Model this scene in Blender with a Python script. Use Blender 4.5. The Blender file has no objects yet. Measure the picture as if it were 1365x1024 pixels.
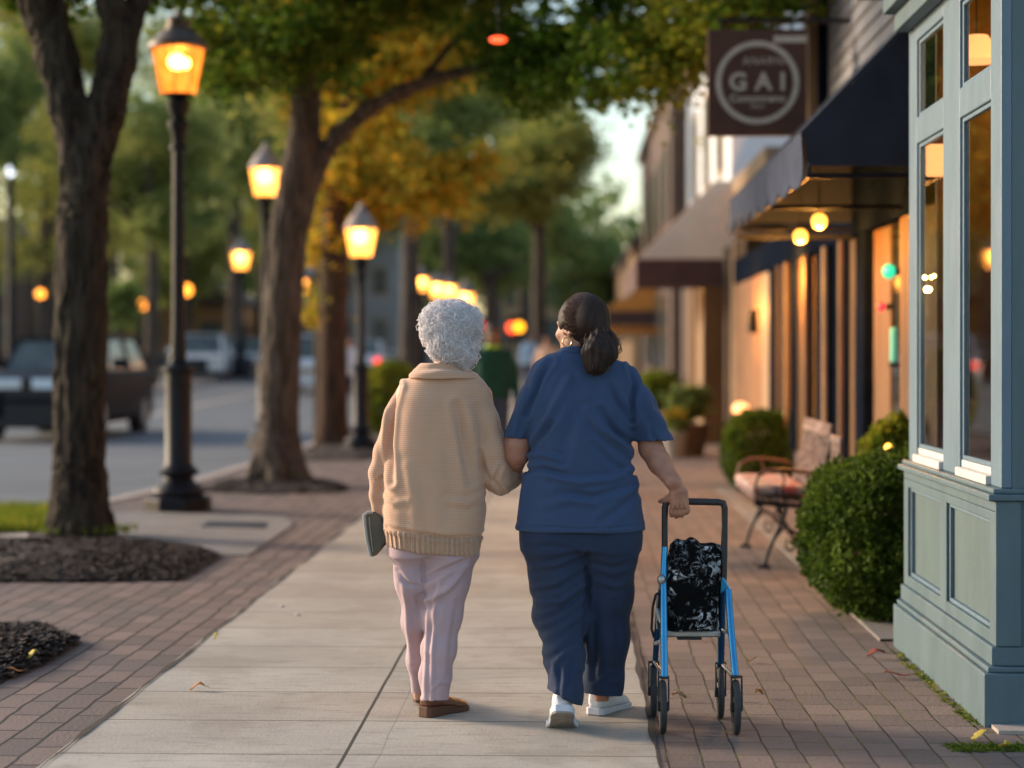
import bpy, math, random
import numpy as np
from mathutils import Vector, Matrix
random.seed(7); rng = np.random.default_rng(7)
PI = math.pi
scene = bpy.context.scene
COL = scene.collection
# ------------------------------------------------------------------ camera
F = 2600.0; HY = 470.0; VX = 760.0; CZ = 1.4
TH = math.atan((VX-682.5)/F)
def P(px, py, Y):
    u = (px-682.5)/F; v = -(py-HY)/F
    x = -math.sin(TH)+u*math.cos(TH); y = math.cos(TH)+u*math.sin(TH)
    t = Y/y
    return np.array([x*t, Y, CZ+v*t])
def G(px, py):
    y = math.cos(TH)+(px-682.5)/F*math.sin(TH)
    return P(px, py, CZ*F/(py-HY)*y)
def H(Y):
    return 0.0 if Y < 34 else 0.012*(Y-34)*min(1.0, (Y-34)/10)
cam_d = bpy.data.cameras.new('camera'); cam = bpy.data.objects.new('camera', cam_d); COL.objects.link(cam)
cam.location = (0, 0, CZ); cam.rotation_euler = (PI/2, 0, TH)
cam_d.sensor_width = 36; cam_d.lens = F/1365*36; cam_d.shift_y = -(512-HY)/1365
cam_d.clip_end = 2000
cam_d.dof.use_dof = True; cam_d.dof.focus_distance = 7.4; cam_d.dof.aperture_fstop = 1.4
scene.camera = cam
# ------------------------------------------------------------------ object helpers
def tag(o, label=None, cat=None, group=None, kind=None):
    if label: o['label'] = label
    if cat: o['category'] = cat
    if group: o['group'] = group
    if kind: o['kind'] = kind
    return o
def thing(name, label, cat, loc=(0, 0, 0), rz=0, group=None):
    o = bpy.data.objects.new(name, None); COL.objects.link(o)
    o.location = tuple(float(c) for c in loc); o.rotation_euler = (0, 0, rz); o.empty_display_size = .2
    return tag(o, label, cat, group)
def mk(name, V, Fc, mat, parent=None, local=False, smooth=True, org=None):
    """V in world coordinates unless local; org = object origin for a top-level mesh"""
    V = np.asarray(V, dtype=np.float64).reshape(-1, 3)
    off = np.zeros(3)
    if not local:
        p = parent
        while p is not None:
            off = off+np.array(p.location); p = p.parent
        if parent is None and org is not None: off = np.array(org, dtype=float)
        V = V-off
    me = bpy.data.meshes.new(name)
    if isinstance(Fc, np.ndarray):
        n = len(Fc); k = Fc.shape[1]
        me.vertices.add(len(V)); me.vertices.foreach_set('co', V.astype(np.float32).ravel())
        me.loops.add(n*k); me.loops.foreach_set('vertex_index', Fc.astype(np.int32).ravel())
        me.polygons.add(n); me.polygons.foreach_set('loop_start', np.arange(n, dtype=np.int32)*k)
        me.update(calc_edges=True)
    else:
        me.from_pydata([tuple(v) for v in V], [], Fc); me.update()
    me.polygons.foreach_set('use_smooth', [bool(smooth)]*len(me.polygons))
    if mat is not None: me.materials.append(mat)
    o = bpy.data.objects.new(name, me); COL.objects.link(o)
    if parent is not None: o.parent = parent
    elif org is not None: o.location = tuple(float(c) for c in org)
    return o
class MB:
    def __init__(s): s.v = []; s.f = []
    def add(s, V, Fc):
        b = len(s.v); s.v += [tuple(map(float, v)) for v in V]; s.f += [tuple(b+i for i in f) for f in Fc]; return s
    def box(s, x0, x1, y0, y1, z0, z1):
        return s.add([(x0,y0,z0),(x1,y0,z0),(x1,y1,z0),(x0,y1,z0),(x0,y0,z1),(x1,y0,z1),(x1,y1,z1),(x0,y1,z1)],
                     [(0,3,2,1),(4,5,6,7),(0,1,5,4),(1,2,6,5),(2,3,7,6),(3,0,4,7)])
    def quad(s, a, b, c, d): return s.add([a,b,c,d], [(0,1,2,3)])
    def prism(s, poly, z0, z1):
        n = len(poly); V = [(p[0],p[1],z0) for p in poly]+[(p[0],p[1],z1) for p in poly]
        return s.add(V, [tuple(range(n))[::-1], tuple(range(n,2*n))]+[(i,(i+1)%n,n+(i+1)%n,n+i) for i in range(n)])
    def extr(s, poly, d):            # planar 3-D polygon extruded by vector d
        n = len(poly); poly = [np.array(p, dtype=float) for p in poly]; d = np.array(d, dtype=float)
        return s.add(poly+[p+d for p in poly], [tuple(range(n))[::-1], tuple(range(n,2*n))]+[(i,(i+1)%n,n+(i+1)%n,n+i) for i in range(n)])
    def lathe(s, c, prof, n=20, rot=0):     # prof [(r,z)] about vertical axis at c
        V = []; Fc = []
        for r, z in prof:
            for i in range(n):
                a = 2*PI*i/n+rot; V.append((c[0]+r*math.cos(a), c[1]+r*math.sin(a), c[2]+z))
        m = len(prof)
        for j in range(m-1):
            for i in range(n):
                Fc.append((j*n+i, j*n+(i+1)%n, (j+1)*n+(i+1)%n, (j+1)*n+i))
        Fc.append(tuple(range(n))[::-1]); Fc.append(tuple(range((m-1)*n, m*n)))
        return s.add(V, Fc)
    def tube(s, pts, rad, n=10, cap=True):
        pts = [np.array(p, dtype=float) for p in pts]
        if not hasattr(rad, '__len__'): rad = [rad]*len(pts)
        V = []; Fc = []; up = None
        for i, p in enumerate(pts):
            t = pts[min(i+1, len(pts)-1)]-pts[max(i-1, 0)]; t = t/(np.linalg.norm(t)+1e-9)
            if up is None:
                a = np.array([0,0,1.]) if abs(t[2]) < .9 else np.array([1.,0,0])
                up = np.cross(t, a)
            up = up-t*np.dot(up, t); up /= np.linalg.norm(up)+1e-9
            w = np.cross(t, up)
            for k in range(n):
                a = 2*PI*k/n; V.append(p+rad[i]*(math.cos(a)*up+math.sin(a)*w))
        for j in range(len(pts)-1):
            for k in range(n): Fc.append((j*n+k, j*n+(k+1)%n, (j+1)*n+(k+1)%n, (j+1)*n+k))
        if cap: Fc.append(tuple(range(n))[::-1]); Fc.append(tuple(range((len(pts)-1)*n, len(pts)*n)))
        return s.add(V, Fc)
    def ball(s, c, r, n=14, sq=(1,1,1)):
        m = n//2+1
        V = []; Fc = []
        for j in range(m+1):
            ph = PI*j/m
            for i in range(n):
                a = 2*PI*i/n; V.append((c[0]+r*sq[0]*math.sin(ph)*math.cos(a), c[1]+r*sq[1]*math.sin(ph)*math.sin(a), c[2]-r*sq[2]*math.cos(ph)))
        for j in range(m):
            for i in range(n): Fc.append((j*n+i, j*n+(i+1)%n, (j+1)*n+(i+1)%n, (j+1)*n+i))
        return s.add(V, Fc)
    def torus(s, c, R, r, ax='x', n=28, m=8):
        V = []; Fc = []
        for i in range(n):
            a = 2*PI*i/n
            for j in range(m):
                b = 2*PI*j/m; rr = R+r*math.cos(b); h = r*math.sin(b)
                q = (h, rr*math.cos(a), rr*math.sin(a)) if ax == 'x' else ((rr*math.cos(a), h, rr*math.sin(a)) if ax == 'y' else (rr*math.cos(a), rr*math.sin(a), h))
                V.append((c[0]+q[0], c[1]+q[1], c[2]+q[2]))
        for i in range(n):
            for j in range(m): Fc.append((i*m+j, ((i+1)%n)*m+j, ((i+1)%n)*m+(j+1)%m, i*m+(j+1)%m))
        return s.add(V, Fc)
    def disc(s, c, R, w, ax='x', n=24):
        V = []
        for sg in (-1, 1):
            for i in range(n):
                a = 2*PI*i/n
                q = (sg*w/2, R*math.cos(a), R*math.sin(a)) if ax == 'x' else (R*math.cos(a), sg*w/2, R*math.sin(a))
                V.append((c[0]+q[0], c[1]+q[1], c[2]+q[2]))
        return s.add(V, [tuple(range(n))[::-1], tuple(range(n,2*n))]+[(i,(i+1)%n,n+(i+1)%n,n+i) for i in range(n)])
    def build(s, name, mat, parent=None, local=False, smooth=False, org=None, bevel=0, fix=True):
        o = mk(name, s.v, s.f, mat, parent, local, smooth, org)
        if fix:
            import bmesh
            bm = bmesh.new(); bm.from_mesh(o.data); bmesh.ops.recalc_face_normals(bm, faces=bm.faces); bm.to_mesh(o.data); bm.free()
        if bevel:
            m = o.modifiers.new('bevel', 'BEVEL'); m.width = bevel; m.segments = 2; m.limit_method = 'ANGLE'
        if smooth:
            try: o.data.set_sharp_from_angle(angle=math.radians(40))
            except Exception: pass
        return o
# ------------------------------------------------------------------ materials
def nt(name):
    m = bpy.data.materials.new(name); m.use_nodes = True
    t = m.node_tree; b = t.nodes['Principled BSDF']; return m, t, b
def N(t, typ, **kw):
    n = t.nodes.new(typ)
    for k, v in kw.items():
        if k in n.inputs.keys() if hasattr(n.inputs, 'keys') else False: n.inputs[k].default_value = v
        else: setattr(n, k, v)
    return n
def link(t, a, b): t.links.new(a, b)
def c4(c): return (c[0], c[1], c[2], 1)
def mixc(t, fac, a, b, blend='MIX'):
    m = t.nodes.new('ShaderNodeMix'); m.data_type = 'RGBA'; m.blend_type = blend
    for sock, v in ((m.inputs[0], fac), (m.inputs[6], a), (m.inputs[7], b)):
        if isinstance(v, (int, float)): sock.default_value = v
        elif isinstance(v, tuple): sock.default_value = c4(v)
        else: link(t, v, sock)
    return m.outputs[2]
def ramp(t, src, p0, p1):
    r = t.nodes.new('ShaderNodeMapRange'); link(t, src, r.inputs[0]); r.inputs[1].default_value = p0; r.inputs[2].default_value = p1
    return r.outputs[0]
def coords(t, scale=(1,1,1), obj=True):
    tc = t.nodes.new('ShaderNodeTexCoord'); mp = t.nodes.new('ShaderNodeMapping'); mp.inputs['Scale'].default_value = scale
    link(t, tc.outputs['Object'], mp.inputs[0]); return mp.outputs[0]
def noise(t, vec, scale, detail=4, dist=0.0, rough=.55):
    n = t.nodes.new('ShaderNodeTexNoise'); link(t, vec, n.inputs['Vector'])
    n.inputs['Scale'].default_value = scale; n.inputs['Detail'].default_value = detail
    n.inputs['Distortion'].default_value = dist; n.inputs['Roughness'].default_value = rough; return n.outputs[0]
def bump(t, b, h, strength, dist=.01):
    n = t.nodes.new('ShaderNodeBump'); n.inputs['Strength'].default_value = strength; n.inputs['Distance'].default_value = dist
    link(t, h, n.inputs['Height']); link(t, n.outputs[0], b.inputs['Normal'])
def M(name, c, rough=.6, metal=0, c2=None, scale=6, stretch=(1,1,1), bmp=0, bdist=.01, bscale=None, spec=.5, coat=0, lo=.35, hi=.65, sheen=0):
    m, t, b = nt(name)
    b.inputs['Roughness'].default_value = rough; b.inputs['Metallic'].default_value = metal
    b.inputs['Specular IOR Level'].default_value = spec
    if coat: b.inputs['Coat Weight'].default_value = coat
    if sheen: b.inputs['Sheen Weight'].default_value = sheen
    v = coords(t, stretch)
    if c2 is None: c2 = tuple(x*.8 for x in c)
    n = noise(t, v, scale)
    link(t, mixc(t, ramp(t, n, lo, hi), c, c2), b.inputs['Base Color'])
    if bmp: bump(t, b, noise(t, v, bscale or scale*4, 3), bmp, bdist)
    return m
def emit(name, c, s):
    m, t, b = nt(name); b.inputs['Base Color'].default_value = c4(c)
    b.inputs['Emission Color'].default_value = c4(c); b.inputs['Emission Strength'].default_value = s; return m
def leafmat(name, cols, trans=.45, wscale=.5):
    """cols: list of 3 leaf colours; chosen per leaf and by clump"""
    m, t, b = nt(name); out = t.nodes['Material Output']
    g = t.nodes.new('ShaderNodeNewGeometry'); tc = t.nodes.new('ShaderNodeTexCoord')
    n = noise(t, tc.outputs['Object'], wscale, 2)
    a = t.nodes.new('ShaderNodeMath'); a.operation = 'ADD'; link(t, g.outputs['Random Per Island'], a.inputs[0])
    sc = t.nodes.new('ShaderNodeMath'); sc.operation = 'MULTIPLY_ADD'; link(t, n, sc.inputs[0]); sc.inputs[1].default_value = 3.0; sc.inputs[2].default_value = -1.5
    link(t, sc.outputs[0], a.inputs[1])
    cr = t.nodes.new('ShaderNodeValToRGB'); link(t, a.outputs[0], cr.inputs[0])
    e = cr.color_ramp.elements; e[0].position = .1; e[0].color = c4(cols[0]); e[1].position = .95; e[1].color = c4(cols[-1])
    for i, c in enumerate(cols[1:-1]):
        x = e.new(.1+.85*(i+1)/(len(cols)-1)); x.color = c4(c)
    b.inputs['Roughness'].default_value = .7; b.inputs['Specular IOR Level'].default_value = .15; link(t, cr.outputs[0], b.inputs['Base Color'])
    tr = t.nodes.new('ShaderNodeBsdfTranslucent'); link(t, cr.outputs[0], tr.inputs[0])
    mx = t.nodes.new('ShaderNodeMixShader'); mx.inputs[0].default_value = trans
    link(t, b.outputs[0], mx.inputs[1]); link(t, tr.outputs[0], mx.inputs[2]); link(t, mx.outputs[0], out.inputs[0])
    return m
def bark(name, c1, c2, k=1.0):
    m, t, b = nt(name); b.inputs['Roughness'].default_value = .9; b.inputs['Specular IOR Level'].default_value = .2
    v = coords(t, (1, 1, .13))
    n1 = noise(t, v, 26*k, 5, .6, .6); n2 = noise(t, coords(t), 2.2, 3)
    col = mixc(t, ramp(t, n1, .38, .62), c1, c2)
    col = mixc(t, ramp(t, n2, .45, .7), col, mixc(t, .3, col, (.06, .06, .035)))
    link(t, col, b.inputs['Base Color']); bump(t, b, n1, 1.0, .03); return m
def pavers(name, cols, mortar, bw, bh, moss=0, dist=.01, bstr=.7, stain=.35):
    m, t, b = nt(name); b.inputs['Roughness'].default_value = .82; b.inputs['Specular IOR Level'].default_value = .3
    tc = t.nodes.new('ShaderNodeTexCoord'); sx = t.nodes.new('ShaderNodeSeparateXYZ'); link(t, tc.outputs['Object'], sx.inputs[0])
    cx = t.nodes.new('ShaderNodeCombineXYZ'); link(t, sx.outputs[1], cx.inputs[0]); link(t, sx.outputs[0], cx.inputs[1])
    nz = t.nodes.new('ShaderNodeTexNoise'); nz.inputs['Scale'].default_value = 2.2; nz.inputs['Detail'].default_value = 3; link(t, cx.outputs[0], nz.inputs['Vector'])
    va = t.nodes.new('ShaderNodeVectorMath'); va.operation = 'MULTIPLY_ADD'; link(t, nz.outputs['Color'], va.inputs[0])
    va.inputs[1].default_value = (dist*4, dist*4, 0); link(t, cx.outputs[0], va.inputs[2])
    br = t.nodes.new('ShaderNodeTexBrick'); link(t, va.outputs[0], br.inputs['Vector'])
    br.inputs['Scale'].default_value = 1; br.inputs['Brick Width'].default_value = bw; br.inputs['Row Height'].default_value = bh
    br.inputs['Mortar Size'].default_value = .0045 if moss else .008; br.inputs['Mortar Smooth'].default_value = .3; br.inputs['Bias'].default_value = 0
    br.inputs['Color1'].default_value = c4(cols[0]); br.inputs['Color2'].default_value = c4(cols[1]); br.inputs['Mortar'].default_value = c4(mortar)
    n1 = noise(t, tc.outputs['Object'], 1.3, 4); n2 = noise(t, tc.outputs['Object'], 60, 4)
    col = mixc(t, ramp(t, n1, .38, .66), br.outputs[0], mixc(t, stain, br.outputs[0], cols[2]))
    col = mixc(t, .35, col, mixc(t, n2, (.4,.4,.4), (1.3,1.3,1.3)), 'MULTIPLY')
    if moss:
        n3 = noise(t, tc.outputs['Object'], 3.5, 3)
        mm = t.nodes.new('ShaderNodeMath'); mm.operation = 'MULTIPLY'; link(t, br.outputs['Fac'], mm.inputs[0]); link(t, ramp(t, n3, .5, .62), mm.inputs[1])
        col = mixc(t, mm.outputs[0], col, (.09, .10, .025))
    link(t, col, b.inputs['Base Color'])
    iv = t.nodes.new('ShaderNodeMath'); iv.operation = 'MULTIPLY_ADD'; link(t, br.outputs['Fac'], iv.inputs[0]); iv.inputs[1].default_value = -1; link(t, n2, iv.inputs[2])
    bump(t, b, iv.outputs[0], bstr, .006); return m
def concrete_mat():
    m, t, b = nt('concrete_slabs'); b.inputs['Roughness'].default_value = .85; b.inputs['Specular IOR Level'].default_value = .3
    tc = t.nodes.new('ShaderNodeTexCoord'); sx = t.nodes.new('ShaderNodeSeparateXYZ'); link(t, tc.outputs['Object'], sx.inputs[0])
    n0 = noise(t, tc.outputs['Object'], 3, 4)
    def saw(src, per, off, w, jit=.006):
        a = t.nodes.new('ShaderNodeMath'); a.operation = 'MULTIPLY_ADD'; link(t, n0, a.inputs[0]); a.inputs[1].default_value = jit; link(t, src, a.inputs[2])
        a2 = t.nodes.new('ShaderNodeMath'); a2.operation = 'ADD'; link(t, a.outputs[0], a2.inputs[0]); a2.inputs[1].default_value = off+jit*-.5
        p = t.nodes.new('ShaderNodeMath'); p.operation = 'PINGPONG'; link(t, a2.outputs[0], p.inputs[0]); p.inputs[1].default_value = per/2
        l = t.nodes.new('ShaderNodeMath'); l.operation = 'LESS_THAN'; link(t, p.outputs[0], l.inputs[0]); l.inputs[1].default_value = w
        return l.outputs[0]
    j1 = saw(sx.outputs[1], .62, .08, .0045); j2 = saw(sx.outputs[0], 4.0, .78, .0065)
    # shallow tooled line beside the main joint
    j3 = saw(sx.outputs[0], 4.0, .66, .003, .02)
    mx = t.nodes.new('ShaderNodeMath'); mx.operation = 'MAXIMUM'; link(t, j1, mx.inputs[0]); link(t, j2, mx.inputs[1])
    n1 = noise(t, tc.outputs['Object'], 1.1, 5); n2 = noise(t, tc.outputs['Object'], 90, 5); n3 = noise(t, coords(t, (1, 5, 1)), 5, 4)
    col = mixc(t, ramp(t, n1, .35, .7), (.45, .41, .355), (.335, .305, .265))
    col = mixc(t, ramp(t, noise(t, tc.outputs['Object'], 2.3, 5, .5), .52, .64), col, mixc(t, .30, col, (.21,.165,.125)))
    col = mixc(t, ramp(t, n3, .55, .75), col, (.25, .225, .19))
    # tone differs slab to slab
    wn = t.nodes.new('ShaderNodeTexWhiteNoise'); wn.noise_dimensions = '1D'
    fl = t.nodes.new('ShaderNodeMath'); fl.operation = 'MULTIPLY_ADD'; link(t, sx.outputs[1], fl.inputs[0]); fl.inputs[1].default_value = 1/.62; fl.inputs[2].default_value = .08/.62
    f2 = t.nodes.new('ShaderNodeMath'); f2.operation = 'FLOOR'; link(t, fl.outputs[0], f2.inputs[0]); link(t, f2.outputs[0], wn.inputs['W'])
    col = mixc(t, .30, col, mixc(t, wn.outputs[0], (.78,.68,.58), (1.15,1.15,1.15)), 'MULTIPLY')
    col = mixc(t, .4, col, mixc(t, n2, (.5,.5,.5), (1.35,1.35,1.35)), 'MULTIPLY')
    v = t.nodes.new('ShaderNodeTexVoronoi'); v.inputs['Scale'].default_value = 14; link(t, tc.outputs['Object'], v.inputs['Vector'])
    sp = t.nodes.new('ShaderNodeMath'); sp.operation = 'LESS_THAN'; link(t, v.outputs['Distance'], sp.inputs[0]); sp.inputs[1].default_value = .07
    col = mixc(t, sp.outputs[0], col, mixc(t, .5, col, (.08, .07, .06)))
    j3m = t.nodes.new('ShaderNodeMath'); j3m.operation = 'MULTIPLY'; link(t, j3, j3m.inputs[0]); j3m.inputs[1].default_value = .35
    col = mixc(t, j3m.outputs[0], col, (.1, .09, .075))
    col = mixc(t, mx.outputs[0], col, (.055, .05, .04))
    link(t, col, b.inputs['Base Color'])
    iv = t.nodes.new('ShaderNodeMath'); iv.operation = 'MULTIPLY_ADD'; link(t, mx.outputs[0], iv.inputs[0]); iv.inputs[1].default_value = -2; link(t, n2, iv.inputs[2])
    bump(t, b, iv.outputs[0], .5, .004); return m
def glassmat(name, tint=(.75,.8,.78), dark=.25):
    m, t, b = nt(name); out = t.nodes['Material Output']
    gl = t.nodes.new('ShaderNodeBsdfGlossy'); gl.inputs['Roughness'].default_value = .02; gl.inputs['Color'].default_value = (1,1,1,1)
    tr = t.nodes.new('ShaderNodeBsdfTransparent'); tr.inputs[0].default_value = c4(tint)
    fr = t.nodes.new('ShaderNodeFresnel'); fr.inputs[0].default_value = 1.6
    ad = t.nodes.new('ShaderNodeMath'); ad.operation = 'ADD'; link(t, fr.outputs[0], ad.inputs[0]); ad.inputs[1].default_value = dark*.3
    ge = t.nodes.new('ShaderNodeNewGeometry'); iv = t.nodes.new('ShaderNodeMath'); iv.operation = 'SUBTRACT'; iv.inputs[0].default_value = .85; link(t, ge.outputs['Backfacing'], iv.inputs[1]); iv.use_clamp = True
    mu = t.nodes.new('ShaderNodeMath'); mu.operation = 'MULTIPLY'; link(t, ad.outputs[0], mu.inputs[0]); link(t, iv.outputs[0], mu.inputs[1])
    mx = t.nodes.new('ShaderNodeMixShader'); link(t, mu.outputs[0], mx.inputs[0]); link(t, tr.outputs[0], mx.inputs[1]); link(t, gl.outputs[0], mx.inputs[2])
    link(t, mx.outputs[0], out.inputs[0]); return m
def cloth(name, c, c2, bscale=350, bmp=.25, sheen=.05, rough=.85, wrink=0):
    m, t, b = nt(name); b.inputs['Roughness'].default_value = rough; b.inputs['Sheen Weight'].default_value = sheen; b.inputs['Specular IOR Level'].default_value = .2
    v = coords(t); n = noise(t, v, 5, 4)
    link(t, mixc(t, ramp(t, n, .3, .7), c, c2), b.inputs['Base Color'])
    nn = noise(t, v, bscale, 2)
    if wrink:
        w = noise(t, coords(t, (1, 1, .55)), 14, 3, .8)
        a = t.nodes.new('ShaderNodeMath'); a.operation = 'MULTIPLY_ADD'; link(t, w, a.inputs[0]); a.inputs[1].default_value = wrink; link(t, nn, a.inputs[2]); nn = a.outputs[0]
    bump(t, b, nn, bmp, .002); return m
def knit(name, c, c2, per, axis=2, bstr=.22, dist=.003):
    m, t, b = nt(name); b.inputs['Roughness'].default_value = .95; b.inputs['Sheen Weight'].default_value = .35; b.inputs['Specular IOR Level'].default_value = .1
    tc = t.nodes.new('ShaderNodeTexCoord')
    w = t.nodes.new('ShaderNodeTexWave'); w.wave_type = 'BANDS'; w.bands_direction = 'XYZ'[axis]; w.inputs['Scale'].default_value = 2*PI/20/per
    w.inputs['Distortion'].default_value = .6; w.inputs['Detail'].default_value = 1; w.inputs['Detail Scale'].default_value = 2
    link(t, tc.outputs['Object'], w.inputs['Vector'])
    n = noise(t, tc.outputs['Object'], 4, 4); n2 = noise(t, tc.outputs['Object'], 140, 2)
    col = mixc(t, ramp(t, n, .3, .7), c, c2)
    col = mixc(t, w.outputs[0], mixc(t, .30, col, tuple(x*.45 for x in c)), col)
    link(t, col, b.inputs['Base Color'])
    a = t.nodes.new('ShaderNodeMath'); a.operation = 'MULTIPLY_ADD'; link(t, n2, a.inputs[0]); a.inputs[1].default_value = .6; link(t, w.outputs[0], a.inputs[2])
    bump(t, b, a.outputs[0], bstr, dist); return m

m_conc = concrete_mat()
m_pavL = pavers('brick_pavers', [(.135,.102,.09),(.235,.165,.138),(.11,.10,.10)], (.016,.013,.012), .30, .125, dist=.014)
m_pavR = pavers('brick_pavers_mossy', [(.145,.112,.10),(.235,.172,.145),(.12,.105,.10)], (.03,.025,.02), .22, .118, moss=1, dist=.010)
m_road = M('asphalt', (.13,.145,.155), .8, c2=(.10,.11,.12), scale=.6, bmp=.4, bscale=120)
m_kerb = M('kerb_stone', (.42,.36,.31), .8, c2=(.30,.25,.22), scale=3, bmp=.4, bscale=80)
m_pad = M('pad_concrete', (.22,.20,.185), .85, c2=(.165,.15,.14), scale=2.5, bmp=.4, bscale=90)
m_mulch = M('mulch', (.05,.032,.025), .95, c2=(.022,.014,.012), scale=30, bmp=1, bdist=.03, bscale=40)
m_chip = M('mulch_chip', (.075,.048,.036), .9, c2=(.028,.018,.014), scale=8)
m_ground = M('lawn_ground', (.10,.11,.05), .95, c2=(.08,.07,.045), scale=.3)
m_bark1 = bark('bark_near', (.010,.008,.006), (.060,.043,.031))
m_bark2 = bark('bark_grey', (.035,.027,.022), (.125,.095,.078), .8)
m_bark3 = bark('bark_brown', (.03,.016,.010), (.095,.052,.033), .8)
m_iron = M('painted_iron', (.007,.007,.010), .5, 0, c2=(.014,.014,.018), scale=10, bmp=.15, bscale=60, spec=.22)
m_cap = M('lantern_cap_metal', (.20,.15,.12), .5, .3, c2=(.11,.085,.07), scale=20)
m_cap2 = M('lantern_cap_pale', (.32,.26,.22), .5, .2, c2=(.22,.18,.16), scale=20)
m_core = emit('lamp_core', (1,.60,.20), 30)
def lampglass(nm='lamp_glass', st=1.25, tr_=.45, ca=(1,.19,.015), cb=(1,.36,.05)):
    m, t, b = nt(nm); out = t.nodes['Material Output']
    v = coords(t, (1,1,.25)); n = noise(t, v, 30, 3)
    e = t.nodes.new('ShaderNodeEmission'); link(t, mixc(t, ramp(t, n, .35, .65), ca, cb), e.inputs[0]); e.inputs[1].default_value = st
    tr = t.nodes.new('ShaderNodeBsdfTransparent'); tr.inputs[0].default_value = (1,.55,.22,1)
    mx = t.nodes.new('ShaderNodeMixShader'); mx.inputs[0].default_value = 1-tr_
    link(t, tr.outputs[0], mx.inputs[1]); link(t, e.outputs[0], mx.inputs[2]); link(t, mx.outputs[0], out.inputs[0]); return m
m_lglass = lampglass()
m_lglass2 = lampglass('lamp_glass_bright', 2.6, .3, (1,.33,.05), (1,.45,.09))
m_teal = M('teal_paint', (.090,.142,.165), .5, c2=(.070,.115,.136), scale=7, stretch=(1,1,.3), bmp=.2, bscale=60, spec=.4)
m_tealp = M('teal_panel_paint', (.088,.132,.140), .55, c2=(.072,.112,.120), scale=7, stretch=(1,1,.35), bmp=.2, bscale=60, spec=.35)
m_teal_light = M('pale_blue_trim', (.112,.175,.228), .48, c2=(.09,.148,.195), scale=9, stretch=(1,1,.3), bmp=.2, bscale=60)
m_sill = M('white_sill', (.58,.56,.54), .5, c2=(.5,.48,.46), scale=6)
m_glass = glassmat('window_glass', dark=.12)
m_dark = M('dark_interior', (.05,.033,.024), .8, c2=(.10,.055,.03), scale=1.5)
m_wood = M('warm_wood', (.17,.080,.020), .7, c2=(.10,.046,.012), scale=4, stretch=(4,4,.4), bmp=.2)
m_navy = M('navy_paint', (.005,.008,.016), 1.0, c2=(.008,.012,.022), scale=5, spec=0)
m_navyc = M('navy_canvas', (.010,.014,.028), .85, c2=(.017,.022,.042), scale=5, bmp=.3, bscale=90)
m_valance = M('skylit_valance', (.075,.088,.13), .9, c2=(.06,.07,.105), spec=.1, scale=8, bmp=.3, bscale=90)  # navy awning cloth, its grey under sky light put into the colour
m_tan = M('tan_canvas', (.80,.56,.36), .9, c2=(.72,.50,.32), scale=3, bmp=.2, bscale=60)
m_brownc = M('brown_canvas', (.09,.045,.04), .85, c2=(.07,.035,.03), scale=3)
m_siding = M('grey_siding', (.30,.30,.32), .7, c2=(.24,.24,.26), scale=3, bmp=.15, bscale=20)
m_sidingw = M('cream_siding', (.21,.095,.032), .8, c2=(.15,.068,.024), scale=3)
m_cream = M('cream_trim', (.32,.20,.105), .7, c2=(.25,.155,.08), scale=4)
m_white = M('white_render', (.68,.70,.74), .7, c2=(.6,.62,.66), scale=1.5)
m_brick = pavers('brick_wall', [(.14,.075,.05),(.20,.10,.07),(.10,.06,.05)], (.2,.17,.15), .22, .075)
m_brown = M('brown_wall', (.11,.07,.052), .8, c2=(.08,.05,.038), scale=2)
m_greyw = M('grey_wall', (.30,.29,.28), .8, c2=(.24,.23,.22), scale=1)
m_roof = M('roof_shingle', (.07,.065,.065), .9, c2=(.05,.045,.045), scale=4)
m_orangec = M('orange_canvas', (.75,.30,.06), .8, c2=(.65,.25,.05), scale=3)
m_signb = M('sign_board', (.095,.035,.018), .7, c2=(.07,.026,.014), scale=6)
m_signl = M('sign_letters', (.55,.46,.38), .6, c2=(.45,.37,.3), scale=20)
m_warmwin = emit('warm_glow_window', (1,.40,.06), .5)  # glow put in for the amber, sunlit strips of the shopfronts
m_bulb = emit('hot_bulb', (1,.40,.05), 1.9)
m_tiny = emit('tiny_bulb', (1,.6,.15), 14)
m_flame = emit('flame_light', (1,.33,.04), 4)
m_orange_e = emit('orange_light', (1,.30,.03), 2.2)
m_green_e = emit('green_light', (.01,.50,.26), .8)
m_teal_e = emit('teal_light', (.08,.40,.32), .16)
m_red_e = emit('red_light', (1,.02,.04), .8)
m_redor_e = emit('red_orange_light', (1,.07,.02), 2)
m_yel_e = emit('yellow_light', (1,.36,.01), 2)
m_white_e = emit('white_light', (.8,.85,1), 2)
m_pict_e = emit('lamp_shade_glow', (1,.36,.13), 1.6)
m_skin = M('skin', (.42,.20,.13), .55, c2=(.33,.145,.095), scale=22, bmp=.35, bscale=140, bdist=.004)
m_skin2 = M('skin_old', (.55,.33,.24), .6, c2=(.46,.26,.18), scale=30, bmp=.3, bscale=160, bdist=.003)
m_skin3 = M('skin_dark', (.19,.095,.06), .55, c2=(.15,.075,.05), scale=22)
m_scrub = cloth('scrub_top_cloth', (.042,.072,.148), (.036,.062,.128), wrink=2.2, bmp=.35)
m_scrubp = cloth('scrub_trouser_cloth', (.025,.039,.078), (.021,.033,.067), wrink=2.2, bmp=.35)
m_knit = knit('sweater_knit', (.58,.365,.25), (.52,.32,.215), .0075)
m_rib = knit('sweater_rib', (.55,.345,.235), (.48,.30,.20), .018, axis=0, bstr=.8, dist=.010)
m_lilac = cloth('lilac_trousers_cloth', (.43,.325,.36), (.39,.29,.32), wrink=1.5, bmp=.25)
m_leather = M('brown_leather', (.16,.06,.03), .42, c2=(.11,.04,.02), scale=14, bmp=.15)
m_leathers = M('brown_rubber_sole', (.11,.042,.02), .6, c2=(.08,.03,.016), scale=14)
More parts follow.
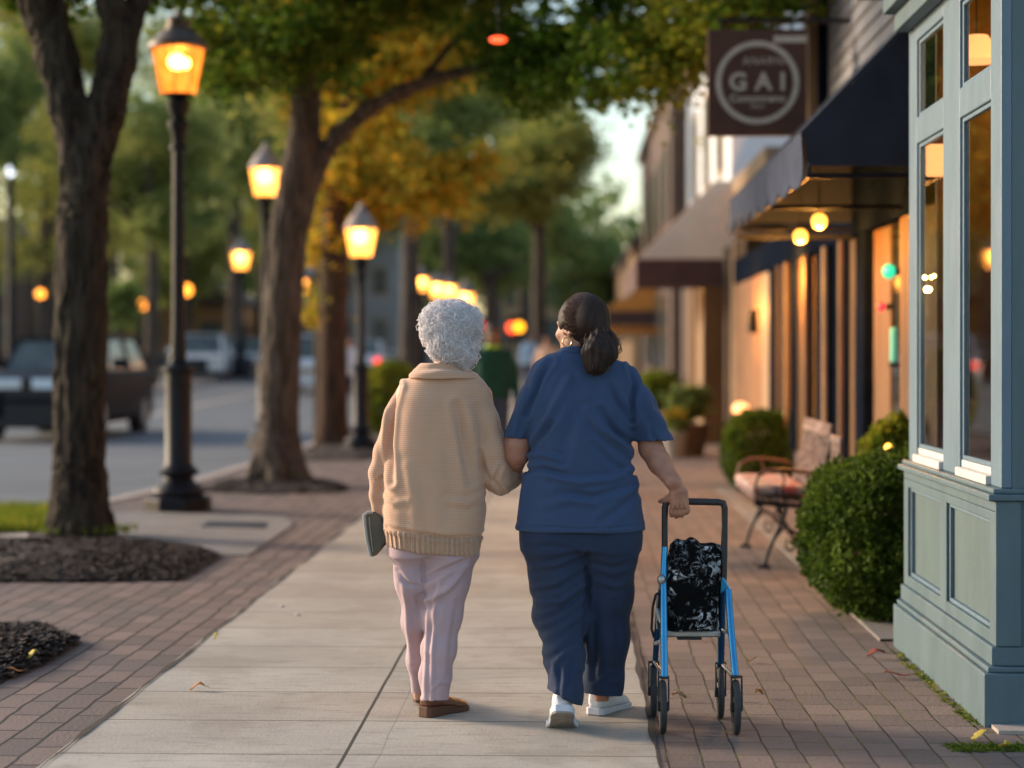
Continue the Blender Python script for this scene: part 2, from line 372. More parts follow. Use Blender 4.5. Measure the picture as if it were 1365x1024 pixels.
m_shoe = M('white_shoe', (.72,.72,.76), .5, c2=(.62,.62,.66), scale=14, bmp=.1)
m_sole = M('grey_sole', (.30,.265,.23), .85, c2=(.2,.18,.16), scale=30, bmp=.4)
m_solew = M('shoe_midsole', (.60,.61,.66), .6, c2=(.5,.5,.55), scale=20)
m_hairw = M('white_hair', (.82,.80,.81), .9, c2=(.55,.53,.55), scale=40, sheen=.3)
m_hairb = M('brown_hair', (.013,.007,.005), .62, c2=(.036,.017,.011), scale=60, stretch=(1,1,.15), lo=.4, hi=.75, spec=.25)
m_strand = M('brown_hair_strand', (.022,.010,.007), .5, c2=(.065,.031,.019), scale=90, lo=.4, hi=.6, spec=.35)
def hairmat(name, c, c2):
    m, t, b = nt(name); out = t.nodes['Material Output']; b.inputs['Roughness'].default_value = .8; b.inputs['Specular IOR Level'].default_value = .15
    g = t.nodes.new('ShaderNodeNewGeometry'); col = mixc(t, g.outputs['Random Per Island'], c, c2); link(t, col, b.inputs['Base Color'])
    tr = t.nodes.new('ShaderNodeBsdfTranslucent'); link(t, col, tr.inputs[0]); mx = t.nodes.new('ShaderNodeMixShader'); mx.inputs[0].default_value = .5
    link(t, b.outputs[0], mx.inputs[1]); link(t, tr.outputs[0], mx.inputs[2]); link(t, mx.outputs[0], out.inputs[0]); return m
m_hairtie = M('hair_tie_black', (.01,.01,.012), .7)
m_hairk = M('black_hair', (.015,.011,.01), .6, c2=(.03,.02,.018), scale=60)
m_gold = M('gold_metal', (.65,.45,.25), .25, 1)
m_purse = M('purse_grey_leather', (.13,.12,.095), .85, c2=(.10,.095,.075), spec=.1, scale=10, bmp=.15)
m_purse2 = M('purse_trim', (.36,.37,.35), .7, spec=.2)
m_blue = M('blue_metallic', (.01,.20,.42), .25, .55, c2=(.012,.24,.48), scale=10, coat=.5)
m_blue2 = M('dark_blue_metallic', (.012,.06,.15), .35, .5, c2=(.01,.08,.2), scale=10)
m_blackm = M('black_foam', (.012,.012,.015), .5, c2=(.02,.02,.024), scale=30)
m_rubber = M('rubber', (.022,.022,.025), .75, c2=(.035,.035,.038), scale=30, bmp=.2)
m_alu = M('aluminium', (.42,.42,.42), .38, .8, c2=(.3,.3,.3), scale=20)
def bagmat():
    m, t, b = nt('black_bag_print'); b.inputs['Roughness'].default_value = .85; b.inputs['Specular IOR Level'].default_value = .08
    v = coords(t, (1,1,1)); n = noise(t, v, 26, 6, 1.6, .72); n2 = noise(t, v, 9, 2)
    a = t.nodes.new('ShaderNodeMath'); a.operation = 'MULTIPLY'; link(t, ramp(t, n, .52, .62), a.inputs[0]); link(t, ramp(t, n2, .42, .6), a.inputs[1])
    link(t, mixc(t, a.outputs[0], (.003,.003,.0035), (.55,.58,.62)), b.inputs['Base Color']); bump(t, b, n, .4, .004); return m
m_bag = bagmat()
m_benchw = M('bench_slat_paint', (.20,.13,.11), .7, c2=(.09,.045,.035), scale=9, stretch=(3,.5,3), lo=.42, hi=.58)
def floralmat():
    m, t, b = nt('floral_cushion'); b.inputs['Roughness'].default_value = .9
    v = coords(t); vo = t.nodes.new('ShaderNodeTexVoronoi'); vo.inputs['Scale'].default_value = 14; link(t, v, vo.inputs['Vector'])
    cr = t.nodes.new('ShaderNodeValToRGB'); sp = t.nodes.new('ShaderNodeSeparateColor'); link(t, vo.outputs['Color'], sp.inputs[0]); link(t, sp.outputs[0], cr.inputs[0])
    cr.color_ramp.interpolation = 'CONSTANT'; e = cr.color_ramp.elements; e[0].color = (.33,.27,.25,1); e[1].position = .45; e[1].color = (.38,.09,.09,1)
    x = e.new(.7); x.color = (.11,.10,.14,1); x = e.new(.85); x.color = (.33,.27,.25,1)
    link(t, cr.outputs[0], b.inputs['Base Color']); return m
m_floral = floralmat()
m_carblk = M('car_paint_black', (.006,.007,.012), .5, 0, c2=(.008,.010,.016), scale=2, spec=.08)
m_carwht = M('car_paint_white', (.75,.78,.82), .3, c2=(.5,.52,.55), scale=2, coat=.6)
m_carsil = M('car_paint_silver', (.30,.31,.33), .3, .4, c2=(.28,.29,.31), scale=2, coat=.6)
m_carbrn = M('car_paint_bronze', (.022,.014,.012), .3, 0, c2=(.03,.018,.015), scale=2, spec=.5)
m_carglass = M('car_glass', (.05,.065,.07), .15, c2=(.10,.12,.11), scale=1.2, spec=.35)
m_chrome = M('chrome', (.55,.68,.90), .3, .8, c2=(.5,.56,.65), scale=4)  # blue of the reflected sky put into the chrome colour
m_headl = M('headlight_glass', (.45,.47,.5), .15, .5)
m_tail = emit('tail_light', (1,.04,.03), 1.2)
m_plastic = M('black_plastic', (.012,.012,.014), .6)
LF = {
 'maple': leafmat('maple_leaves', [(.035,.085,.010),(.06,.125,.012),(.085,.155,.016),(.12,.17,.018),(.19,.20,.02)], .5, .45),
 'green': leafmat('green_leaves', [(.18,.235,.075),(.25,.30,.09),(.35,.36,.12)], .55, .3),  # lightened: background haze put into the leaf colour
 'orange': leafmat('orange_leaves', [(.22,.23,.03),(.40,.31,.03),(.62,.40,.03),(.60,.29,.025),(.40,.35,.04)], .5, .6),
 'olive': leafmat('olive_leaves', [(.18,.23,.065),(.30,.30,.07),(.44,.37,.08),(.25,.29,.08)], .5, .35),  # paler too, for haze over the far trees
 'dark': leafmat('dark_leaves', [(.13,.19,.06),(.18,.24,.07),(.24,.28,.09)], .5, .3),  # raised likewise in place of haze
 'box': leafmat('boxwood_leaves', [(.035,.065,.008),(.065,.105,.012),(.10,.15,.02)], .35, 2),
 'lime': leafmat('lime_leaves', [(.09,.14,.015),(.17,.22,.02),(.28,.28,.03)], .45, 2),
}
# ------------------------------------------------------------------ numpy noise + SDF meshing
_lat = rng.random((32, 32, 32)).astype(np.float32)*2-1
def vnoise(p, s):
    q = np.asarray(p)*s; i = np.floor(q).astype(int); f = q-i; f = f*f*(3-2*f); r = 0
    for a in (0,1):
        for b in (0,1):
            for c in (0,1):
                w = (f[:,0] if a else 1-f[:,0])*(f[:,1] if b else 1-f[:,1])*(f[:,2] if c else 1-f[:,2])
                r = r+w*_lat[(i[:,0]+a)%32, (i[:,1]+b)%32, (i[:,2]+c)%32]
    return r
class SDF:
    def __init__(s, lo, hi, res):
        s.lo = np.array(lo, dtype=float); s.res = res
        s.n = np.ceil((np.array(hi)-s.lo)/res).astype(int)+1
        s.a = np.full(s.n, 1.0, dtype=np.float32)
        s.ax = [(s.lo[i]+np.arange(s.n[i])*res).astype(np.float32) for i in range(3)]
    def _sl(s, lo, hi):
        i0 = np.clip(np.floor((np.array(lo)-s.lo)/s.res).astype(int), 0, s.n-1); i1 = np.clip(np.ceil((np.array(hi)-s.lo)/s.res).astype(int)+1, 1, s.n)
        sl = tuple(slice(i0[k], max(i1[k], i0[k]+1)) for k in range(3))
        return sl, s.ax[0][sl[0]][:,None,None], s.ax[1][sl[1]][None,:,None], s.ax[2][sl[2]][None,None,:]
    def comb(s, sl, d, k, op='u'):
        a = s.a[sl]
        if op == 'u':
            if k > 0:
                h = np.maximum(k-np.abs(a-d), 0)/k; s.a[sl] = np.minimum(a, d)-h*h*k*.25
            else: s.a[sl] = np.minimum(a, d)
        elif op == 's': 
            d = -d
            if k > 0:
                h = np.maximum(k-np.abs(a-d), 0)/k; s.a[sl] = np.maximum(a, d)+h*h*k*.25
            else: s.a[sl] = np.maximum(a, d)
    def cone(s, a, b, ra, rb, k=.02, sq=1.0, op='u'):
        a = np.array(a, dtype=float); b = np.array(b, dtype=float); R = max(ra, rb)*max(1, sq)+k+3*s.res
        sl, X, Y, Z = s._sl(np.minimum(a,b)-R, np.maximum(a,b)+R)
        ab = b-a; L = float(ab@ab)+1e-12
        t = np.clip(((X-a[0])*ab[0]+(Y-a[1])*ab[1]+(Z-a[2])*ab[2])/L, 0, 1)
        d = np.sqrt((X-a[0]-t*ab[0])**2+((Y-a[1]-t*ab[1])/sq)**2+(Z-a[2]-t*ab[2])**2)-(ra+(rb-ra)*t)
        s.comb(sl, d.astype(np.float32), k, op); return s
    def chain(s, pts, k=.02, sq=1.0):
        for (p, r), (q, r2) in zip(pts[:-1], pts[1:]): s.cone(p, q, r, r2, k, sq)
        return s
    def ell(s, c, r, k=.02, op='u', R=None):
        c = np.array(c, dtype=float); r = np.array(r, dtype=float); E = float(r.max())+k+3*s.res
        sl, X, Y, Z = s._sl(c-E, c+E)
        X = X-c[0]; Y = Y-c[1]; Z = Z-c[2]
        if R is not None:
            R = np.array(R); X, Y, Z = (R[0,0]*X+R[1,0]*Y+R[2,0]*Z), (R[0,1]*X+R[1,1]*Y+R[2,1]*Z), (R[0,2]*X+R[1,2]*Y+R[2,2]*Z)
        q = np.sqrt((X/r[0])**2+(Y/r[1])**2+(Z/r[2])**2); g = np.sqrt((X/r[0]**2)**2+(Y/r[1]**2)**2+(Z/r[2]**2)**2)+1e-6
        s.comb(sl, (q*(q-1)/g).astype(np.float32), k, op); return s
    def stack(s, secs, k=.02, n=2.3, ztop=None, zbot=None):
        """secs: (z, cx, cy, w, d) sorted any way"""
        secs = sorted(secs); A = np.array(secs); z = A[:,0]
        w = A[:,3].max(); dd = A[:,4].max()
        sl, X, Y, Z = s._sl((A[:,1].min()-w-.05, A[:,2].min()-dd-.05, z[0]-.05), (A[:,1].max()+w+.05, A[:,2].max()+dd+.05, z[-1]+.05))
        zz = Z.ravel(); o = np.linspace(-.012, .012, 5)
        I = lambda c: np.mean([np.interp(zz+q, z, A[:,c]) for q in o], axis=0).astype(np.float32)[None,None,:]
        cx, cy, W, D = I(1), I(2), I(3), I(4)
        d = ((np.abs((X-cx)/W)**n+np.abs((Y-cy)/D)**n)**(1/n)-1)*np.minimum(W, D)
        d = np.maximum(d, Z-z[-1]); d = np.maximum(d, z[0]-Z)
        s.comb(sl, d.astype(np.float32), k); return s
    def plane(s, p, nrm, k=0, lo=None, hi=None):
        """keep side opposite to nrm"""
        p = np.array(p, dtype=float); nrm = np.array(nrm, dtype=float); nrm /= np.linalg.norm(nrm)
        sl, X, Y, Z = s._sl(s.lo if lo is None else lo, s.lo+s.n*s.res if hi is None else hi)
        d = ((X-p[0])*nrm[0]+(Y-p[1])*nrm[1]+(Z-p[2])*nrm[2]).astype(np.float32)
        s.comb(sl, -d, k, 's'); return s
    def mesh(s, smooth=1):
        a = s.a; neg = a < 0
        c = neg[:-1,:-1,:-1].astype(np.int8)
        for dx, dy, dz in ((1,0,0),(0,1,0),(0,0,1),(1,1,0),(1,0,1),(0,1,1),(1,1,1)):
            c = c+neg[dx:a.shape[0]-1+dx, dy:a.shape[1]-1+dy, dz:a.shape[2]-1+dz]
        mask = (c > 0) & (c < 8); I, J, K = np.nonzero(mask); n = len(I)
        idx = np.full(mask.shape, -1, dtype=np.int64); idx[I,J,K] = np.arange(n)
        cor = [(x,y,z) for x in (0,1) for y in (0,1) for z in (0,1)]
        val = {q: a[I+q[0], J+q[1], K+q[2]] for q in cor}
        acc = np.zeros((n,3)); cnt = np.zeros(n)
        for p in cor:
            for ax in range(3):
                if p[ax]: continue
                q = list(p); q[ax] = 1; q = tuple(q); u, v = val[p], val[q]; x = (u < 0) != (v < 0)
                t = np.where(x, u/(u-v+1e-12*(u == v)), 0)
                pos = np.array(p, dtype=float)[None,:].repeat(n, 0); pos[:,ax] += t
                acc += pos*x[:,None]; cnt += x
        V = (np.stack([I,J,K],1)+acc/cnt[:,None])*s.res+s.lo
        Fs = []
        sh = a.shape
        for ax in range(3):
            o = [0,0,0]; o[ax] = 1
            A = neg[:sh[0]-o[0], :sh[1]-o[1], :sh[2]-o[2]]; B = neg[o[0]:, o[1]:, o[2]:]
            ii = np.array(np.nonzero(A != B)).T
            b1, b2 = [(1,2),(2,0),(0,1)][ax]
            ok = (ii[:,b1] > 0) & (ii[:,b2] > 0) & (ii[:,b1] < sh[b1]-1) & (ii[:,b2] < sh[b2]-1); ii = ii[ok]
            s0 = A[ii[:,0], ii[:,1], ii[:,2]]
            e1 = np.zeros(3, int); e1[b1] = 1; e2 = np.zeros(3, int); e2[b2] = 1
            g = lambda q: idx[q[:,0], q[:,1], q[:,2]]
            f = np.stack([g(ii-e1-e2), g(ii-e2), g(ii), g(ii-e1)], 1)
            f = np.where(s0[:,None], f, f[:,::-1]); Fs.append(f)
        Fc = np.concatenate(Fs); Fc = Fc[(Fc >= 0).all(1)]
        for _ in range(smooth):
            S = np.zeros_like(V); C = np.zeros(len(V))
            for k in range(4):
                u, v = Fc[:,k], Fc[:,(k+1)%4]
                for x in range(3): S[:,x] += np.bincount(u, V[v,x], len(V))+np.bincount(v, V[u,x], len(V))
                C += np.bincount(u, minlength=len(V))+np.bincount(v, minlength=len(V))
            V = V*.5+.5*S/np.maximum(C,1)[:,None]
        return V, Fc
def vnorm(V, Fc):
    n = np.cross(V[Fc[:,2]]-V[Fc[:,0]], V[Fc[:,3]]-V[Fc[:,1]]); S = np.zeros_like(V)
    for k in range(4):
        for x in range(3): S[:,x] += np.bincount(Fc[:,k], n[:,x], len(V))
    return S/(np.linalg.norm(S, axis=1)[:,None]+1e-12)
FK = 1.8
def folds(V, Fc, lines, extra=0, es=9, stretch=(1,1,.5)):
    """lines: (list of px points, depth Y, amp m, width m); pushes the surface out (amp>0) or in along its normals"""
    Nn = vnorm(V, Fc); D = np.zeros(len(V))
    for pts, Yd, amp, wid in lines:
        pp = np.array([P(x, y, Yd)[[0,2]] for x, y in pts]); q = V[:,[0,2]]; best = np.full(len(V), 9.); bt = np.zeros(len(V)); nseg = len(pp)-1
        for i in range(nseg):
            ab = pp[i+1]-pp[i]; t = np.clip(((q-pp[i])@ab)/(ab@ab), 0, 1)
            d = np.linalg.norm(q-pp[i]-t[:,None]*ab, axis=1); m = d < best; best[m] = d[m]; bt[m] = (i+t[m])/nseg
        w = np.exp(-(best/wid)**2)*np.sin(np.clip(bt, .04, .96)*PI)**.5
        w2 = np.exp(-((best-2.0*wid)/wid)**2)
        D += FK*amp*(w-.35*w2)*(Nn[:,1] < .3)
    if extra: D += extra*vnoise(V*np.array(stretch), es)+.5*extra*vnoise(V*np.array(stretch)+7, es*2.3)
    return V+Nn*D[:,None]
# ================================================================== SETTING
def strip(name, a0, a1, y0, y1, z, mat, step=1.0, kind='structure', side=None):
    """sheet following the road profile between lateral curves a0(y), a1(y)"""
    ys = list(np.arange(y0, min(y1, 140), step))+([y for y in np.arange(140, y1, 20)] if y1 > 140 else [])+[y1]
    f0 = a0 if callable(a0) else (lambda y: a0); f1 = a1 if callable(a1) else (lambda y: a1)
    V = []; Fc = []
    for y in ys:
        V += [(f0(y), y, H(y)+z), (f1(y), y, H(y)+z)]
        if side: V += [(f0(y), y, H(y)+z-side), (f1(y), y, H(y)+z-side)]
    k = 4 if side else 2
    for i in range(len(ys)-1):
        b = i*k; c = b+k
        Fc.append((b, b+1, c+1, c))
        if side: Fc += [(b+2, b, c, c+2), (b+1, b+3, c+3, c+1)]
    o = mk(name, V, Fc, mat, smooth=False); tag(o, kind=kind); return o
KX = [-60, 15.2, 17.2, 21, 26, 60, 400]; KA = [-5.0, -5.0, -4.35, -4.0, -3.85, -3.95, -3.95]
kerb_a = lambda y: float(np.interp(y, KX, KA))
strip('ground', -400, 400, -60, 900, -.16, m_ground, 4)
strip('road', -12.6, lambda y: kerb_a(y)-.15, -20, 420, -.125, m_road, 2)
strip('kerb', lambda y: kerb_a(y)-.16, kerb_a, -20, 300, .012, m_kerb, .5, side=.16)
strip('far_kerb', -12.8, -12.6, -20, 300, 0, m_kerb, 2, side=.16)
strip('far_pavement', -15.6, -12.8, -20, 300, -.01, m_pad, 2)
strip('road_line', -9.55, -9.3, 37, 120, -.119, m_kerb, 2)
strip('brick_pavement', kerb_a, -1.77, -20, 300, 0, m_pavL, .5)
strip('brick_pavement', .29, 6, -20, 300, 0, m_pavR, .5)
strip('concrete_path', -1.79, .30, -20, 300, .006, m_conc, .5)
strip('stone_edging', 1.50, 1.66, 9.5, 20, .012, m_pad, .5, side=.1)
# wavy dark seam along the edges of the concrete
for nm, a in (('path_seam', -1.775), ('path_seam', .302)):
    strip(nm, lambda y, a=a: a-.008+.006*math.sin(y*5)+.004*math.sin(y*13), lambda y, a=a: a+.008+.006*math.sin(y*4.3+1)+.003*math.sin(y*17), 2, 60, .010, M('seam_dirt', (.035,.028,.022), .95), .1)
# concrete pad round the lamp and small slab by the grass
padpts = [G(150,757), G(243,741), G(330,742), G(392,700), G(380,690), G(180,683), G(60,690)]
b = MB(); b.prism([(p[0],p[1]) for p in padpts], -.05, .010); tag(b.build('concrete_pad', m_pad), kind='structure')
b = MB(); b.prism([(g[0],g[1]) for g in (G(-30,735), G(38,722), G(36,715), G(-30,722))], -.05, .03); tag(b.build('concrete_kerb_stone', m_kerb), kind='structure')
b = MB(); b.box(1.57,2.6,7.20,7.325,-.05,.014); tag(b.build('stone_slab', m_kerb), kind='structure')
# mulch beds (loose bark: stuff)
def bed(pts, hgt, n, seed, label):
    r = np.random.default_rng(seed); poly = np.array([G(*p)[:2] for p in pts]); c = poly.mean(0)
    H0 = np.mean([H(p[1]) for p in poly])
    # concentric rings rising to a low mound
    V = []; Fc = []; m = len(poly); fine = []
    for i in range(m):
        for t in np.linspace(0, 1, 8, endpoint=False): fine.append(poly[i]*(1-t)+poly[(i+1)%m]*t)
    fine = np.array(fine); nf = len(fine); rings = 9
    for k in range(rings):
        s = 1-k/rings; q = c+(fine-c)*s*(1+(.012*r.standard_normal(nf)[:,None] if k == 0 else 0))
        for p in q: V.append((p[0], p[1], H0+.012+hgt*(1-s**3)+(.01*r.random() if k else 0)))
    V.append((c[0], c[1], H0+.012+hgt))
    for k in range(rings-1):
        for i in range(nf): Fc.append((k*nf+i, k*nf+(i+1)%nf, (k+1)*nf+(i+1)%nf, (k+1)*nf+i))
    for i in range(nf): Fc.append(((rings-1)*nf+i, (rings-1)*nf+(i+1)%nf, rings*nf))
    Vc = []; 
    while len(Vc) < n:
        i = r.integers(nf); j = (i+1)%nf; s = math.sqrt(r.random())*1.03; t = r.random(); p = c+((fine[i]*(1-t)+fine[j]*t)-c)*s
        Vc.append((p[0], p[1], H0+.014+hgt*(1-min(s,1)**3)+.008*r.random()))
    Vc = np.array(Vc); base = len(V)
    a = r.random(n)*2*PI; L = .012+.03*r.random(n); W = .004+.009*r.random(n); ti = (r.random(n)-.5)*.9
    u = np.stack([np.cos(a)*np.cos(ti), np.sin(a)*np.cos(ti), np.sin(ti)],1)*L[:,None]; v = np.stack([-np.sin(a), np.cos(a), (r.random(n)-.5)],1)*W[:,None]
    Q = np.stack([Vc-u-v, Vc+u-v*.6, Vc+u+v, Vc-u+v*.8],1).reshape(-1,3)
    V = np.concatenate([np.array(V), Q]); Fc = Fc+[tuple(base+4*i+q for q in range(4)) for i in range(n)]
    o = mk('mulch_bed', V, Fc, m_mulch, smooth=False, org=(c[0], c[1], H0)); o.data.materials.append(m_chip)
    for pg in o.data.polygons[-n:]: pg.material_index = 1 if r.random() < .6 else 0
    tag(o, label, 'mulch', kind='stuff')
bed([(-80,776),(100,776),(236,774),(262,760),(288,743),(262,733),(200,724),(60,722),(-80,724)], .06, 9000, 1, 'dark bark mulch round the nearest tree')
bed([(-60,838),(55,838),(72,848),(102,858),(60,884),(10,905),(-60,925)], .05, 5000, 2, 'dark bark mulch at the lower left edge with dry litter')
bed([(262,656),(350,659),(450,657),(464,651),(440,643),(370,638),(300,642)], .05, 2500, 3, 'brown mulch round the foot of the second tree')
bed([(395,614),(480,614),(520,606),(500,596),(420,594)], .05, 900, 4, 'brown mulch round the orange-leaved tree')
# grass tufts
def grass(x0, x1, y0, y1, n, hgt, mat, label, z=-.02):
    r = np.random.default_rng(n); p = np.stack([x0+(x1-x0)*r.random(n), y0+(y1-y0)*r.random(n), np.full(n, z)],1)
    a = r.random(n)*2*PI; h = hgt*(.4+.8*r.random(n)); w = np.stack([np.cos(a),np.sin(a),0*a],1)*.006
    tip = p+np.stack([(r.random(n)-.5)*.08, (r.random(n)-.5)*.08, h],1); mid = (p+tip)/2+np.stack([0*a,0*a,h*.1],1)
    V = np.stack([p-w, p+w, mid+w*.7, mid-w*.7, tip],1).reshape(-1,3); Fc = []
    for i in range(n): k = 5*i; Fc += [(k,k+1,k+2,k+3),(k+3,k+2,k+4)]
    tag(mk('grass', V, Fc, mat, smooth=False, org=(x0,y0,z)), label, 'grass', kind='stuff')
grass(-5.0, -4.15, 15.0, 17.0, 5000, .13, LF['lime'], 'green grass growing beside the nearest tree')
grass(-4.0, -3.3, 14.45, 14.9, 300, .06, LF['lime'], 'small weeds at the foot of the nearest trunk', z=.05)
g0 = G(1300,995); grass(g0[0]-.10, g0[0]+.22, g0[1]-.10, g0[1]+.03, 420, .012, LF['lime'], 'moss and weeds between the bricks by the teal corner', z=0)
grass(1.50, 1.54, 7.35, 9.2, 260, .012, LF['lime'], 'thin weeds along the foot of the teal shop front', z=0)
b = MB(); q = [G(268,704), G(352,706), G(356,699), G(278,697)]; b.prism([(g[0],g[1]) for g in q], -.02, .016)
tag(b.build('utility_cover', m_iron, org=q[0]), 'dark flat utility cover set in the concrete beside the nearest lamp', 'utility cover')

# ------------------------------------------------------------------ leaves / trees
def leaves(name, blobs, n, size, mat, parent, seed, clump=.28, shell=.5, per=26, mini=.6, droop=0, flat=.6):
    r = np.random.default_rng(seed); vol = np.array([b[3]*b[4]*b[5] for b in blobs])**.8; cnt = (n*vol/vol.sum()).astype(int); P_ = []
    for bl, c in zip(blobs, cnt):
        nc = max(1, c//per); d = r.standard_normal((nc,3)); d /= np.linalg.norm(d,axis=1)[:,None]
        rad = shell+(1-shell)*r.random(nc)**.6; cc = np.array(bl[:3])+d*rad[:,None]*np.array(bl[3:6])
        sz = clump*(.6+.9*r.random(nc)); k = r.integers(0, nc, c)
        q = r.standard_normal((c,3))*np.array([1,1,flat]); P_.append(cc[k]+q*sz[k][:,None]*.6)
    p = np.concatenate(P_); m = len(p)
    if droop: p[:,2] -= droop*r.random(m)**2
    d1 = r.standard_normal((m,3)); d1[:,2] *= .5; d1 /= np.linalg.norm(d1,axis=1)[:,None]
    nn = r.standard_normal((m,3))+np.array([0,0,.9]); d2 = np.cross(nn, d1); d2 /= np.linalg.norm(d2,axis=1)[:,None]+1e-9; nn = np.cross(d1, d2)
    s = size*(mini+(1.4-mini)*r.random(m))[:,None]
    V = np.stack([p-d1*s*.55, p+d2*s*.38-d1*s*.05+nn*s*.10, p+d1*s*.6, p-d2*s*.38-d1*s*.05+nn*s*.10],1).reshape(-1,3)
    return mk(name, V, np.arange(4*m).reshape(-1,4), mat, parent, smooth=False)
def displaced_tube(mb, pts, rad, n, seed, amp):
    # smooth spline resample
    pts = np.array(pts, dtype=float); rad = np.array(rad, dtype=float); t = np.linspace(0, 1, len(pts)); L = np.linalg.norm(np.diff(pts,axis=0),axis=1).sum()
    m = max(4, int(L/.18)); T = np.linspace(0,1,m)
    pp = np.stack([np.interp(T,t,pts[:,k]) for k in range(3)],1); rr = np.interp(T,t,rad)
    for _ in range(3): pp[1:-1] = pp[1:-1]*.5+.25*(pp[2:]+pp[:-2])
    mb.tube(pp, rr, n)
def tree(label, trunk, rad, limbs, blobs, n, leaf, lsize, bk, seed, name='street_tree', group='street trees along the pavement', cat='tree', nt_=14, clump=.35, per=26, shell=.4, root=None):
    base = trunk[0]; t = thing(name, label, cat, base, 0, group)
    mb = MB(); displaced_tube(mb, trunk, rad, nt_, seed, .02); o = mb.build('trunk', bk, t, smooth=True)
    for lp, lr in limbs:
        mb = MB(); displaced_tube(mb, lp, lr, max(6, nt_-4), seed+1, .01); mb.build('limb', bk, t, smooth=True)
    leaves('crown', blobs, n, lsize, leaf, t, seed, clump=clump, per=per, shell=shell)
    return t
# --- tree 1: nearest, forked trunk with real furrowed bark
T1 = G(107, 716); Y1 = T1[1]; t1 = thing('street_tree', 'thick dark furrowed trunk forking low, nearest tree at the left of the pavement', 'tree', T1, 0, 'street trees along the pavement')
S = SDF((T1[0]-.95, Y1-.5, -.12), (T1[0]+.95, Y1+.6, 4.6), .017)
k = Y1/F
q = lambda x, y, dy=0: P(x, y, Y1+dy)
S.chain([(q(107,735),0.225),(q(107,700),0.212),(q(107,640),0.191),(q(107,500),0.182),(q(109,380),0.183),(q(112,280),0.181),(q(112,215),0.185)], .03)
S.chain([(q(108,230),0.138),(q(93,150),0.142),(q(78,80,.05),0.146),(q(57,10,.12),0.159),(q(40,-60,.2),0.146),(q(20,-150,.3),0.129)], .06)
S.chain([(q(118,230),0.146),(q(140,150),0.133),(q(155,80),0.142),(q(162,40),0.129)], .06)
S.chain([(q(158,70),0.103),(q(150,10,-.1),0.099),(q(140,-80,-.2),0.086)], .04)
S.chain([(q(164,60),0.095),(q(186,0,.1),0.086),(q(215,-80,.2),0.077)], .04)
for a in range(7):
    an = a*2*PI/7+.3; S.cone((T1[0]+.08*math.cos(an), Y1+.08*math.sin(an), .30), (T1[0]+.24*math.cos(an), Y1+.24*math.sin(an), -.05), .09, .06, .08)
V, Fc = S.mesh(1); Nn = vnorm(V, Fc)
ang = np.arctan2(V[:,1]-Y1, V[:,0]-T1[0]); st = np.stack([V[:,0], V[:,1], V[:,2]*.14],1)
w = vnoise(st+.25*vnoise(V,3)[:,None], 15); w2 = vnoise(st*1.0+3+.1*vnoise(V,5)[:,None], 30)
V = V+Nn*((1-np.abs(w))**2*.030-.012+.008*w2+.012*vnoise(V,2.5))[:,None]
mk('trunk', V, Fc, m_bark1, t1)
hb = []
for (x, y, dy, rx, ry, rz) in ((150,-260,0,1.6,1.6,.8),(-20,-200,0,1.5,1.6,.9),(300,-230,.5,1.4,1.6,.8),(150,-500,0,2,2,1.2),(255,-50,.8,.75,1.2,.35),(25,-40,1.2,.6,1,.32),(110,-60,1.5,.5,.8,.3)):
    c = q(x, y, dy); hb.append((*c, rx, ry, rz))
leaves('crown', hb, 26000, .10, LF['maple'], t1, 11, clump=.26, per=30)
# --- tree 2: grey trunk with the arching limb and the big canopy over the pavement
Y2 = 20.4; q = lambda x, y, dy=0: P(x, y, Y2+dy)
B2 = G(370, 648)
t2 = thing('street_tree', 'grey trunked tree whose long arching limb carries the green canopy over the pavement', 'tree', B2, 0, 'street trees along the pavement')
S = SDF((B2[0]-.6, Y2-.9, -.12), (B2[0]+2.6, Y2+.6, 4.9), .024)
S.chain([(q(370,662),0.264),(q(370,630),0.238),(q(371,590),0.207),(q(373,500),0.198),(q(378,400),0.195),(q(386,300),0.189),(q(397,240),0.189),(q(405,190),0.167),(q(408,130),0.150),(q(400,40),0.132),(q(385,-40),0.106)], .04)
S.chain([(q(396,290),0.123),(q(418,232),0.092),(q(450,180,-.1),0.081),(q(490,145,-.2),0.075),(q(530,124,-.3),0.070),(q(580,105,-.4),0.063),(q(640,90,-.6),0.048)], .08)
for a in range(6):
    an = a*2*PI/6+.6; S.cone((B2[0]+.1*math.cos(an), Y2+.1*math.sin(an), .4), (B2[0]+.38*math.cos(an), Y2+.38*math.sin(an), -.05), .10, .07, .12)
V, Fc = S.mesh(1); Nn = vnorm(V, Fc); st = np.stack([V[:,0], V[:,1], V[:,2]*.14],1)
V = V+Nn*((1-np.abs(vnoise(st+.2*vnoise(V,3)[:,None], 14)))**2*.024-.010)[:,None]
mk('trunk', V, Fc, m_bark2, t2)
mb = MB()
for pts, rr in (([(640,90,-.6),(720,70,-1.2),(820,50,-2.4),(930,40,-3.6),(1010,20,-4.2)], [.055,.045,.035,.025,.015]), ([(560,112,-.35),(600,60,0),(660,10,.5)], [.045,.035,.02]),
                ([(700,74,-1),(740,110,-1.4),(790,135,-1.9)], [.03,.022,.012]), ([(403,120,0),(350,60,-.3),(300,10,-.7)], [.09,.06,.03]), ([(820,50,-2.4),(860,90,-3),(890,120,-3.3)], [.025,.018,.01])):
    mb.tube([q(*p) for p in pts], rr, 8)
mb.build('limb', m_bark1, t2, smooth=True)
bl = []
